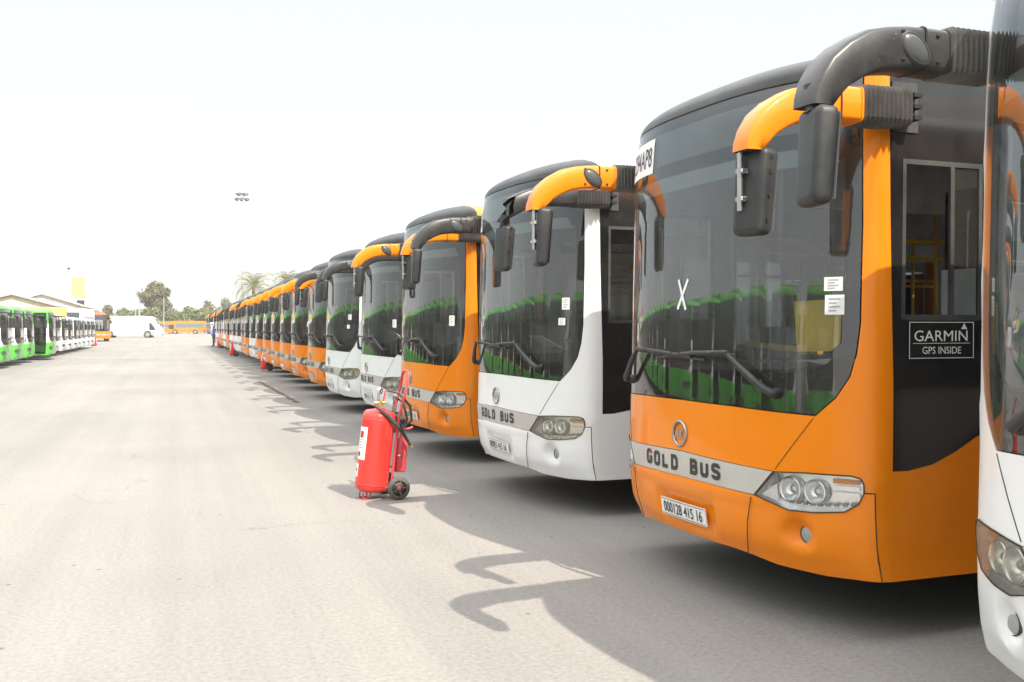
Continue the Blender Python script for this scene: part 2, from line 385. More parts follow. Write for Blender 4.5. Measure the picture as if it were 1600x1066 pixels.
def build_bus(name, style, label, cat, group):
    """a whole bus with its nose at x<0 and its tail at +x, near (driver's) side y<0; root at the ground"""
    gold = style['gold']; sh = Shape(B=style['B'], p=style['p']); Y, X = sh.Y, sh.X; L = sh.L
    body_m, cap_m, roof_m = style['body'], style['cap'], style['roof']
    root = thing(name, label, cat, group=group)
    hlb = [(.675, .683), (.874, .632), (1.0, .636), (1.13, .656), (1.185, .70), (1.207, .757)]       # lower rim of the headlight
    SB = Y(1.236)
    hlt = [(1.207, .80), (1.195, .828), (1.16, .838), (.96, .834), (.797, .822)]                     # upper rim
    # ---- body: nose below the glass, pillars, lower sides
    b = MB()
    def arch(xc, r=.53, zc=.46):
        return [(X(xc + r * math.cos(a)), max(.31, zc + r * math.sin(a))) for a in [math.pi * i / 12 - .25 for i in range(0, 15)]] 
    low = [(X(L), .31)]
    for xc in (6.7, 2.1):
        a = [(X(xc + .53 * math.cos(t)), max(.31, .46 + .53 * math.sin(t))) for t in [-.29 + (math.pi + .58) * i / 14 for i in range(15)]]
        low += a
    low += [(X(.075), .312)]
    half = ([(0, .852), (0, 1.150), (Y(.5), 1.146), (Y(1.0), 1.127), (Y(1.09), 1.225), (Y(1.145), 1.33), (Y(1.172), 1.45), (Y(1.185), 1.6), (Y(1.187), 2.1), (Y(1.178), 2.6), (Y(1.172), 2.86),
             (X(.045), 2.86), (X(.055), 2.54), (X(.066), 2.12), (X(.096), 1.33), (X(.10), .862), (X(.2), .862), (X(.35), .886), (X(.5), .945), (X(.64), 1.016), (X(.9), 1.12), (X(1.3), 1.2), (X(L), 1.2)]
            + low + [(SB + .003, .312), (SB + .003, .757), (Y(1.2075), .757)] + [(Y(y), z) for y, z in hlt] + [(Y(.795), .826), (Y(.4), .842)])
    both(b, sh, half, body_m, th=.02)
    rear = [(L, -1.25), (L, 1.25)]
    b.box((L + .015, 0, .78), (.03, 2.496, .94), body_m)
    b.box((L + .015, 0, 2.68), (.03, 2.46, .36), body_m)
    for sy in (-1, 1): b.box((L + .015, sy * 1.12, 1.875), (.03, .25, 1.25), body_m)
    b.build('body', root)
    # ---- black upper sides with openings
    for sg in (-1, 1):
        sp = MB()
        def P(poly, **k): patch(sp, sh, [(sg * a, z) for a, z in poly], M_BLACK, th=.02, off=.0, inner=M_LINER, **k)
        P([(X(.047), 2.86), (X(.057), 2.54), (X(.068), 2.12), (X(.092), 1.64), (X(.155), 1.64), (X(.155), 2.40), (X(.155), 2.86)])
        P([(X(.155), 2.40), (X(.65), 2.40), (X(.65), 2.86), (X(.155), 2.86)])
        P([(X(.65), 1.64), (X(.78), 1.64), (X(.78), 2.86), (X(.65), 2.86)])
        P([(X(.092), 1.64), (X(.098), 1.33), (X(.102), .864), (X(.2), .864), (X(.35), .888), (X(.5), .947), (X(.64), 1.018), (X(.9), 1.122), (X(1.3), 1.202), (X(L), 1.202), (X(L), 1.34), (X(.78), 1.34), (X(.78), 1.64)])
        P([(X(.78), 2.5), (X(L), 2.5), (X(L), 2.86), (X(.78), 2.86)])
        for i in range(7):
            x = .78 + (L - .78) * i / 6
            xa, xb = (x - .045, x + .045) if 0 < i < 6 else ((x, x + .05) if i == 0 else (x - .05, x))
            P([(X(xa), 1.34), (X(xb), 1.34), (X(xb), 2.5), (X(xa), 2.5)])
        sp.build('side_panel', root)
    # driver window (near side) and door (far side)
    fr = MB()
    for a, c, z0, z1 in ((.142, .165, 1.62, 2.42), (.642, .665, 1.62, 2.42), (.165, .642, 1.615, 1.645), (.165, .642, 2.395, 2.42), (.455, .480, 1.645, 2.395)):
        patch(fr, sh, [(-X(a), z0), (-X(c), z0), (-X(c), z1), (-X(a), z1)], M_RUBBER, off=.004, th=.018)
    dwo = fr.build('driver_window', root)
    pane = MB(); patch(pane, sh, [(-X(.48), 1.645), (-X(.642), 1.645), (-X(.642), 2.395), (-X(.48), 2.395)], M_WINDOW, off=-.004, th=0)
    pane.build('sliding_pane', dwo)
    dr = MB()
    for a, c in ((.12, .66), (.68, 1.22)):
        for xa, xc, z0, z1 in ((a, a + .05, .40, 2.46), (c - .05, c, .40, 2.46), (a + .05, c - .05, .40, .52), (a + .05, c - .05, 2.38, 2.46)):
            patch(dr, sh, [(X(xa), z0), (X(xc), z0), (X(xc), z1), (X(xa), z1)], M_BLACK, off=.022, th=.03)
    dro = dr.build('door', root)
    dg_ = MB()
    for a, c in ((.12, .66), (.68, 1.22)): patch(dg_, sh, [(X(a + .05), .52), (X(c - .05), .52), (X(c - .05), 2.38), (X(a + .05), 2.38)], M_WINDOW, off=.010, th=0)
    dg_.build('door_glass', dro)
    for sg in (-1, 1):
        for i in range(6):
            xa = .78 + (L - .78) * i / 6 + .047; xb = .78 + (L - .78) * (i + 1) / 6 - .047
            g = MB(); patch(g, sh, [(sg * X(xa), 1.342), (sg * X(xb), 1.342), (sg * X(xb), 2.498), (sg * X(xa), 2.498)], M_WINDOW, off=-.012, th=0)
            g.build('window', root)
    g = MB(); g.box((L + .012, 0, 1.875), (.008, 1.98, 1.24), M_WINDOW); g.build('rear_window', root)
    # ---- roof
    H = .20
    def crown(u): u = max(0., min(1., u)); return H * math.sqrt(1 - (1 - u) ** 3)
    c = MB(); S1 = X(.055); ns = 56; us = [0, .012, .03, .06, .1, .16, .25, .36, .5, .66, .82, 1.]
    rings = []
    for u in us:
        row = []
        for i in range(ns + 1):
            s = -S1 + 2 * S1 * i / ns; x, y, z = sh.map(s, 2.862); xe = .10
            uu = 1 - (1 - u) ** 2
            row.append((x + (xe - x) * uu, y * (1 - u), 2.862 + crown(u)))
        rings.append(row)
    c.loft(rings, cap_m, closed=False); 
    c.build('roof_cap', root)
    rf = MB(); ys = [-1.219, -1.20, -1.16, -1.08, -.95, -.75, -.5, -.25, 0]; ys = ys + [-y for y in ys[:-1]][::-1]
    rings = [[(x, y, 2.862 + (crown(1 - abs(y) / 1.22) + .004) * fz) for y in ys] for x, fz in ((.085, 1), (.12, 1.0), (.3, 1.0), (1, 1.0), (3, 1.0), (6, 1.0), (L - .3, 1.0), (L, .8), (L + .03, .5))]
    rf.loft(rings, roof_m, closed=False)
    for r_ in (rings[0], rings[-1]): rf.add(r_ + [(r_[0][0], 1.219, 2.84), (r_[0][0], -1.219, 2.84)], [list(range(len(r_) + 2))], roof_m, False)
    rf.build('roof', root)
    ac = MB(); ac.box((2.6, 0, 3.145), (2.3, 1.7, .20), roof_m, bevel=.07); ac.build('roof_unit', root)
    # ---- windshield and what lies behind it
    ws = [(0, 1.156), (Y(.5), 1.152), (Y(1.0), 1.133), (Y(1.086), 1.228), (Y(1.140), 1.33), (Y(1.166), 1.45), (Y(1.179), 1.6), (Y(1.181), 2.1), (Y(1.172), 2.6), (Y(1.166), 2.855), (0, 2.855)]
    g = MB(); full = ws[:-1] + mirror(ws[1:-1])[::-1]; full = [p for p in ws[:-1]] + [(-a, z) for a, z in ws[:-1][::-1] if a > 1e-6]
    patch(g, sh, full, M_GLASS, off=0., th=0, ds=.045, dz=.1)
    wso = g.build('windshield', root)
    fr = MB()
    lowin = [(Y(1.10), 2.44), (Y(1.118), 1.7), (Y(1.112), 1.55), (Y(1.09), 1.46), (Y(1.04), 1.395), (Y(.95), 1.355), (Y(.8), 1.34), (0, 1.335)]
    ring_ = [(0, 1.16), (Y(.5), 1.156), (Y(.995), 1.138), (Y(1.08), 1.23), (Y(1.134), 1.33), (Y(1.16), 1.45), (Y(1.173), 1.6), (Y(1.175), 2.1), (Y(1.168), 2.44)] + lowin
    both(fr, sh, ring_, M_FRIT, off=-.022, th=.01)
    for z0, z1 in ((2.51, 2.59), (2.80, 2.855)):
        both(fr, sh, [(0, z0), (Y(1.16), z0), (Y(1.16), z1), (0, z1)], M_FRIT, off=-.022, th=.01)
    both(fr, sh, [(Y(1.06), 2.44), (Y(1.166), 2.44), (Y(1.162), 2.51), (Y(1.04), 2.51)], M_FRIT, off=-.022, th=.01)
    both(fr, sh, [(Y(.97), 2.59), (Y(1.16), 2.59), (Y(1.155), 2.80), (Y(.97), 2.80)], M_FRIT, off=-.022, th=.01)
    fr.build('glass_border', wso)
    fi = MB(); both(fi, sh, [(0, 1.33), (Y(1.04), 1.37), (Y(1.115), 1.55), (Y(1.105), 2.42), (0, 2.42)], M_FILM, off=-.034, th=0); fi.build('brightening_film', wso)  # pale layer over the clear glass only, standing in for cab brightness
    ds_ = MB(); both(ds_, sh, [(0, 2.592), (Y(.968), 2.592), (Y(.968), 2.798), (0, 2.798)], M_SIGNBACK, off=-.024, th=.01); ds_.build('destination_sign', root)
    tb = MB(); both(tb, sh, [(0, 2.415), (Y(1.08), 2.415), (Y(1.05), 2.47), (Y(1.02), 2.508), (0, 2.508)], M_TINT, off=-.03, th=.004); tb.build('sun_strip', root)
    # ---- bumper
    fcx, fcz = .905, .515
    def disp(s, z):
        d = 0.; x, y, nx, ny = sh.at(s); a = abs(y)
        d -= .028 * smooth01((.335 - abs(y + .01)) / .035) * smooth01((z - .40) / .03) * smooth01((.60 - z) / .025) if gold else 0
        rr = math.hypot(a - fcx, z - fcz); d -= .055 * smooth01((.105 - rr) / .085)
        d += .010 * smooth01((z - .62) / .05) * smooth01((.70 - z) / .03) * smooth01((1.1 - a) / .2)
        d -= .02 * smooth01((.47 - z) / .14) * smooth01((1.22 - a) / .25)
        return d
    bp_ = [(0, .697), (Y(.3), .696), (Y(.672), .681)] + [(Y(y), z - .004) for y, z in hlb[1:]] + [(SB, .755), (SB, .312), (Y(1.0), .300), (Y(.75), .315), (Y(.58), .342), (Y(.45), .352), (0, .352)]
    bm_ = MB(); both(bm_, sh, bp_, body_m, th=.015, ds=.035, dz=.035, disp=disp); bm_.build('bumper', root)
    und = MB()
    und.add([(-.15, -.9, .355), (-.15, .9, .355), (.1, 1.22, .34), (L, 1.22, .34), (L, -1.22, .34), (.1, -1.22, .34)], [[0, 1, 2, 3, 4, 5]], M_DARK, False); und.build('underbody', root)
    gp = MB()
    def line(p, q_, wd=.006, off=.003):
        (a, z0), (c, z1) = p, q_; dx, dz_ = c - a, z1 - z0; l = math.hypot(dx, dz_); nx, nz = -dz_ / l * wd / 2, dx / l * wd / 2
        both(gp, sh, [(a + nx, z0 + nz), (a - nx, z0 - nz), (c - nx, z1 - nz), (c + nx, z1 + nz)], M_SEAM, off=off, th=.004)
    line((Y(.99), 1.118), (Y(.80), .838), .0028)
    line((SB + .0015, .312), (SB + .0015, .758), .006, .002); line((Y(1.209), .756), (SB, .756), .006, .002)
    line((Y(.655), .672), (Y(.585), .35), .0035, .0145)
    for (a, z0), (c_, z1) in zip(hlb, hlb[1:]): line((Y(a), z0 - .001), (Y(c_), z1 - .001), .006, .005)
    for (a, z0), (c_, z1) in zip([hlb[-1]] + hlt, hlt + [(.675, .683)]): line((Y(a), z0), (Y(c_), z1), .007, .006)
    gp.build('panel_gap', root)
    # ---- strip, lettering, emblem
    st = MB(); both(st, sh, [(0, .700), (Y(.3), .699), (Y(.665), .686), (Y(.786), .8225), (Y(.4), .838), (0, .848)], M_SILVER if gold else body_m, off=.004, th=.012); st.build('trim_strip', root)
    if gold:
        lt = MB(); cwid, chei, thk, adv = .055, .070, .0235, .1085; wd = adv * 7 + cwid + thk
        for ci, ch_ in enumerate('GOLD BUS'):
            if ch_ == ' ': continue
            for si, st_ in enumerate(STROKES[ch_]):
                quads = ribbon([(px_ * cwid, pz_ * chei) for px_, pz_ in st_], thk)
                for qi, qd in enumerate(quads):
                    m_ = M_RED if (ch_ == 'G' and qi < 2 and style.get('redg')) else M_LETTER
                    lt.add([sh.map(Y(wd / 2 - (ci * adv + thk / 2 + px_)), .738 + pz_, .0075 + .0008 * si) for px_, pz_ in qd], [[0, 1, 2, 3]], m_, False)
        lt.build('lettering', root)
        em = MB(); cx, cy_, nx, ny = sh.at(0)
        mt = Matrix.Translation((cx - .006 + sh.lean(.95), 0, .952)) @ Matrix.Rotation(R(-90), 4, 'Y')
        prof = [(.072 + .009 * math.cos(a), .009 * math.sin(a)) for a in [2 * math.pi * i / 10 for i in range(11)]]
        em.lathe(prof, M_EMBLEM, mt, 32)
        tv, tf, tw, th_ = text_polys("AK", .12, .82, .004, .25)
        k = .105 / tw
        vs = [(cx - .012 + sh.lean(.95), -x * k, .952 + y * k * 1.15) for x, y in tv]; em.add(vs, tf, M_EMBLEM, False)
        vs2 = [(v[0] + .012, v[1], v[2]) for v in vs]
        em.build('emblem', root)
    # ---- headlights and fog lights
    for sg in (-1, 1):
        poly = [(sg * Y(y), z) for y, z in hlb + hlt]
        h = MB(); patch(h, sh, poly, M_HLIN if gold else M_GREYPL, off=-.055, th=.008)
        P = hlb + hlt; edge = P + [P[0]]
        for (a, z0), (c_, z1) in zip(edge, edge[1:]):
            o0, o1 = sh.map(sg * Y(a), z0, .002), sh.map(sg * Y(c_), z1, .002); i0, i1 = sh.map(sg * Y(a), z0, -.055), sh.map(sg * Y(c_), z1, -.055)
            h.add([o0, o1, i1, i0], [[0, 1, 2, 3]], M_HLIN, False)
        ho = h.build('headlight', root)
        for yc, rr in ((.875, .068), (1.0, .064)):
            x, y, nx, ny = sh.at(sg * Y(yc)); pos = Vector((x - nx * .048 * 1, y - ny * .048, .738)); 
            d = Vector((nx * .75 - .4, ny * .75, 0)).normalized(); mt = Matrix.Translation(pos) @ d.to_track_quat('Z', 'Y').to_matrix().to_4x4()
            q = MB(); q.lathe([(.012, .004), (.02, .005), (.035, .012), (rr * .8, .03), (rr * .86, .042), (rr, .042), (rr * 1.04, .02), (rr * 1.04, 0)], M_HLIN, mt, 24)
            q.lathe([(rr * .86, .0425), (rr * .93, .046), (rr, .0425)], M_CHROME, mt, 24); q.lathe([(.001, .030), (.012, .027), (.02, .016), (.021, .004)], M_LENS, mt, 12); q.build('reflector', ho)
        q = MB()
        for i in range(9):
            yy = .86 + i * .036; zz = .662 + max(0, (yy - 1.0)) * .12
            patch(q, sh, [(sg * Y(yy), zz), (sg * Y(yy + .022), zz + .002), (sg * Y(yy + .022), zz + .018), (sg * Y(yy), zz + .016)], M_GREYPL, off=-.03, th=.012, dz=1)
        for zz in (.725, .758, .790): patch(q, sh, [(sg * Y(1.075), zz), (sg * Y(1.185), zz), (sg * Y(1.185), zz + .022), (sg * Y(1.075), zz + .022)], M_HLIN if zz != .790 else M_AMBERGL, off=-.035, th=.01, dz=1)
        patch(q, sh, [(sg * Y(.70), .69), (sg * Y(.80), .67), (sg * Y(.80), .76)], M_HLIN, off=-.02, th=.02); patch(q, sh, [(sg * Y(.75), .74), (sg * Y(.80), .77), (sg * Y(.80), .81)], M_GREYPL, off=-.025, th=.02)
        q.build('lamp_strip', ho)
        lens = MB(); patch(lens, sh, [(a, z) for a, z in poly], style['lens'], off=.004, th=0); lens.build('lens', ho)
        x, y, nx, ny = sh.at(sg * Y(.925)); fl = MB(); pos = Vector((x + .060 + sh.lean(.5), y, .510)); d = Vector((-1, sg * .30, 0)).normalized()
        mt = Matrix.Translation(pos) @ d.to_track_quat('Z', 'Y').to_matrix().to_4x4()
        fl.lathe([(.049, -.05), (.049, .020), (.046, .024), (.043, .018)], M_RUBBER, mt, 24); fl.lathe([(.043, .018), (.03, .024), (.001, .026)], M_GREYPL, mt, 20); fl.build('fog_light', root)
    # ---- wipers
    for sg in (-1, 1):
        wp = MB()
        def W(y, z, off): return sh.map(sg * Y(y) if y >= 0 else -sg * Y(-y), z, off)
        x, y, nx, ny = sh.at(sg * Y(.80)); mt = Matrix.Translation(W(.80, 1.235, .0)) @ Vector((nx, ny, 0)).to_track_quat('Z', 'Y').to_matrix().to_4x4()
        wp.lathe([(.030, -.005), (.030, .018), (.020, .03), (.017, .055), (.001, .057)], M_PLASTIC, mt, 14)
        wp.tube([W(.80, 1.235, .040), W(.76, 1.256, .050), W(.70, 1.295, .05)], [.024, .023, .020], M_PLASTIC, 8)
        wp.tube([W(.70, 1.295, .05), W(.60, 1.368, .055), W(.50, 1.442, .055)], [.020, .017, .013], M_PLASTIC, 8)
        kf = 1 if sg < 0 else .55
        e = -.16
        wp.tube([W(.52, 1.445, .06), W(.2, 1.435, .045), W(e, 1.41, .035)], [.013, .013, .009], M_PLASTIC, 6)
        wp.tube([W(.54, 1.43, .022), W(.2, 1.425, .018), W(-.1, 1.405, .018), W(-.28, 1.395, .02)], .009, M_PLASTIC, 6)
        wp.tube([W(.05, 1.43, .05), W(.0, 1.415, .02)], .007, M_PLASTIC, 6); wp.tube([W(.36, 1.44, .07), W(.40, 1.43, .02)], .007, M_PLASTIC, 6)
        wp.build('wiper', root)
    # ---- mirror arms
    for sg in (-1, 1):
        if style['arms'] is None:
            a = MB(); a.tube([sh.map(sg * Y(1.15), 2.7, 0), (-.45, sg * 1.42, 2.66), (-.52, sg * 1.46, 2.45)], [.03, .03, .025], M_PLASTIC, 8)
            ao = a.build('mirror_arm', root); hs = MB(); hs.box((-.52, sg * 1.46, 2.2), (.12, .22, .5), M_PLASTIC, bevel=.04); hs.build('mirror_housing', ao); continue
        yc = 1.285 * sg
        def sect(px, pz, dx, dz_, hh, hw_):
            n = Vector((-dz_, 0, dx)); out = []
            for i in range(16):
                t = 2 * math.pi * i / 16; ct, st_ = math.cos(t), math.sin(t); ex = .30
                cx_ = math.copysign(abs(ct) ** ex, ct) * hw_; cz_ = math.copysign(abs(st_) ** ex, st_) * hh
                out.append((px + n.x * cz_, yc + cx_, pz + n.z * cz_))
            return out
        path = [(-.185, 2.642, .082, .080), (-.30, 2.642, .082, .080), (-.40, 2.638, .081, .080), (-.48, 2.628, .080, .080), (-.56, 2.610, .080, .082), (-.64, 2.570, .075, .08), (-.71, 2.520, .068, .078), (-.752, 2.465, .06, .075), (-.782, 2.410, .05, .068)]
        rings = []
        for i, (px, pz, hh, hw_) in enumerate(path):
            a0, a1 = path[max(0, i - 1)], path[min(len(path) - 1, i + 1)]; dx, dz_ = a1[0] - a0[0], a1[1] - a0[1]; l = math.hypot(dx, dz_)
            rings.append(sect(px, pz, -dx / l, -dz_ / l, hh, hw_))
        rings.append([(p[0] - .004, p[1], min(p[2], 2.395) if i else p[2]) for i, p in enumerate(rings[-1])])
        rings[-1] = [(p[0], p[1], 2.392) for p in rings[-1]]
        a = MB(); a.loft(rings, style['arms'], True, True, False); a.add(rings[-1], [list(range(16))], M_DARK, False)
        for px_ in (-.318, -.196):
            a.loft([sect(px_ - .004, 2.642, -1, 0, .0825, .0805), sect(px_ - .004, 2.642, -1, 0, .086, .084), sect(px_ + .004, 2.642, -1, 0, .086, .084), sect(px_ + .004, 2.642, -1, 0, .0825, .0805)], M_DARK if px_ < -.3 else style['arms'], True, False, False, False)
        for px_, pz_ in ((-.26, .05), (-.26, -.05), (-.43, .05), (-.43, -.055)):
            a.lathe([(.001, .006), (.007, .005), (.009, -.002)], M_DARK, Matrix.Translation((px_, yc - sg * .080, 2.64 + pz_)) @ Matrix.Rotation(R(90 * sg), 4, 'X'), 10)
        x, y, nx, ny = 0, 0, 0, 0
        eye = []
        em_ = Matrix.Translation((-.37, yc - sg * .081, 2.632)) @ Matrix.Rotation(R(90 * sg), 4, 'X') @ Matrix.Rotation(R(-38 * sg), 4, 'Z') @ Matrix.Diagonal((1.12, .66, 1, 1))
        a.lathe([(.001, .012), (.045, .010), (.062, .004), (.068, -.004)], M_EYE, em_, 24)
        a.lathe([(.062, .006), (.070, .006), (.078, -.006)], M_RUBBER, em_, 24)
        ao = a.build('mirror_arm', root)
        be = MB(); rings = []
        nrib = 11
        for i in range(nrib * 2 + 1):
            t = i / (nrib * 2); x_ = .11 - .30 * t; hh = (.094 if i % 2 else .072); rings.append(sect(x_, 2.652 - .004 * t, 1, 0, hh, hh * .98))
        be.loft(rings, M_BELLOW, True, True, True, False); be.box((.13, yc - sg * .01, 2.66), (.05, .11, .15), M_DARK, bevel=.01)
        for dz_ in (-.055, .0, .055): be.box((.155, yc, 2.66 + dz_), (.05, .13, .02), M_DARK)
        be.build('bellows', ao)
        mp = MB(); patch(mp, sh, [(sg * X(.06), 2.55), (sg * X(.24), 2.55), (sg * X(.24), 2.80), (sg * X(.06), 2.80)], M_RUBBER, off=.008, th=.01); mp.build('mounting_plate', ao)
        hs = MB(); bm = bmesh.new(); bmesh.ops.create_cube(bm, size=1)
        for v in bm.verts:
            kx = .10; ky = .195 if v.co.z > 0 else .18
            v.co = Vector((v.co.x * (kx if v.co.z > 0 else .085), v.co.y * ky, v.co.z * .40)) * (1. if style['arms'] is M_AMBER else .90)
        bmesh.ops.bevel(bm, geom=bm.edges[:], offset=.034, segments=4, affect='EDGES', profile=.6)
        rot = Matrix.Rotation(R(4), 4, 'Y') @ Matrix.Rotation(R(-12 * sg), 4, 'Z'); cpos = Vector((-.735 if style['arms'] is M_AMBER else -.785, yc - sg * .02, 2.205)); bm.transform(Matrix.Translation(cpos) @ rot)
        hs.frombm(bm, M_PLASTIC, True)
        for dz_ in (-.13, -.02, .09, .16):
            hs.box(cpos + (rot @ Vector((.0, -sg * -.0975, dz_))), (.012, .008, .016), M_DARK)
        kz = 1. if style['arms'] is M_AMBER else .90
        q4 = [cpos + rot @ (kz * Vector((.052, yy, zz))) for yy, zz in ((-.078, -.165), (.078, -.165), (.084, .165), (-.084, .165))]
        hs.add(q4, [[0, 1, 2, 3]], M_MIRROR, False)
        q4 = [cpos + rot @ (kz * Vector((.0515, yy, zz))) for yy, zz in ((-.088, -.175), (.088, -.175), (.092, .178), (-.092, .178))]
        hs.add(q4, [[0, 1, 2, 3]], M_GREYPL, False)
        hs.build('mirror_housing', ao)
        if style['arms'] is not M_AMBER:
            pb = MB(); pb.tube([(-.785, yc, 2.47), (-.79, yc - sg * .01, 2.40), (-.79, yc - sg * .02, 2.37)], [.035, .03, .035], M_PLASTIC, 10); pb.build('mirror_bracket', ao); continue
        pb = MB(); px = -.800
        pb.tube([(px, yc - sg * .035, 2.44), (px, yc - sg * .035, 2.12)], .014, M_EMBLEM, 10)
        for zz in (2.305, 2.175): pb.box((px + .012, yc - sg * .035, zz), (.045, .05, .022), M_GREYPL, bevel=.003); pb.box((px + .005, yc - sg * .005, zz), (.03, .014, .014), M_CHROME)
        pb.build('mirror_bracket', ao)
    # ---- wheels
    for xc in (2.1, 6.7):
        for sg in (-1, 1):
            wh = MB(); mt = Matrix.Translation((xc, sg * 1.21, .46)) @ Matrix.Rotation(R(-90 * sg), 4, 'X')
            wh.lathe([(.27, -.26), (.40, -.26), (.45, -.23), (.46, -.18), (.46, -.06), (.45, -.02), (.40, 0), (.28, -.01)], M_TYRE, mt, 28); wo = wh.build('wheel', root)
            rm = MB(); rm.lathe([(.28, -.02), (.27, -.05), (.18, -.10), (.14, -.03), (.10, -.015), (.001, -.01)], M_RIM, mt, 20); rm.build('rim', wo)
    # ---- interior
    it = MB(); it.add([(-.12, -.95, .42), (-.12, .95, .42), (.15, 1.2, .42), (L, 1.2, .42), (L, -1.2, .42), (.15, -1.2, .42)], [[0, 1, 2, 3, 4, 5]], M_FLOOR, False); it.build('floor', root)
    hl = MB(); hl.add([(.3, -1.15, 2.84), (.3, 1.15, 2.84), (L, 1.15, 2.84), (L, -1.15, 2.84)], [[0, 1, 2, 3]], M_LINER, False); hl.build('ceiling_lining', root)
    da = MB(); rings = []
    for px, pz in ((-.0, .5), (-.0, 1.28), (.04, 1.33), (.32, 1.35), (.42, 1.30), (.44, .45)):
        row = []
        for i in range(17):
            y = -1.1 + 2.2 * i / 16; xx = sh.at(Y(abs(y)))[0]
            f_ = max(0, 1 - px / .44); row.append((xx * f_ + px + .13, y, pz + (.06 * math.exp(-((y + .62) / .3) ** 2) if pz > 1.25 else 0)))
        rings.append(row)
    da.loft(rings, M_DASH, closed=False); da.tube([(.52 + .2 * math.cos(t) * .55, -.62 + .22 * math.sin(t), 1.36 + .2 * math.cos(t) * .8) for t in [2 * math.pi * i / 18 for i in range(19)]], .016, M_INK, 6)
    da.build('dashboard', root)
    def seat(o, x, y, m, sc=1.):
        o.box((x, y, .92), (.44 * sc, .44, .10), m, bevel=.03); o.box((x + .22, y, 1.26), (.09, .44, .66), m, rot=Matrix.Rotation(R(8), 3, 'Y'), bevel=.04); o.box((x, y, .66), (.12, .2, .44), M_DARK)
    dsx = MB(); seat(dsx, 1.0, -.62, M_SEAT); dsx.build('driver_seat', root)
    pt = MB(); pt.box((1.5, -.65, 1.2), (.03, 1.05, 1.5), M_LINER); pt.box((1.5, -.65, 2.2), (.02, 1.0, .5), M_WINDOW); pt.build('partition', root)
    ps = MB(); seat(ps, 0, 0, M_SEAT); first = None
    for x in (3.0, 4.0, 5.0, 6.2, 7.4):
        for y in (-.72, .72):
            if first is None: first = ps.build('passenger_seat', root); so_ = first
            else: so_ = new_obj('passenger_seat', first.data, root)
            so_.location = (x, y, 0)
    first = None
    for x in (1.58, 3.5, 5.6):
        for y in (-.35, .45):
            if first is None:
                hr = MB(); hr.tube([(0, 0, .42), (0, 0, 2.83)], .018, M_YELLOW, 8); first = hr.build('handrail', root); ho_ = first
            else: ho_ = new_obj('handrail', first.data, root)
            ho_.location = (x, y, 0)
    hr = MB(); hr.tube([(1.3, .55, 2.2), (8.5, .55, 2.2)], .018, M_YELLOW, 8); hr.build('handrail', root)
    hr = MB(); hr.tube([(.75, .15, 1.42), (.75, .95, 1.46), (.80, 1.0, 1.40), (.82, 1.0, .45)], .024, M_YELLOW, 8); hr.build('handrail', root)
    return root, sh

def kids(o): return [c for c in bpy.data.objects if c.parent == o]
KID = {}
def copy_tree(o, skip=(), parent=None, top=True):
    c = o.copy(); COL.objects.link(c)
    if parent is not None: c.parent = parent
    if o.name not in KID: KID[o.name] = kids(o)
    for ch in KID[o.name]:
        if ch.name.split('.')[0] in skip: continue
        copy_tree(ch, skip, c, False)
    return c

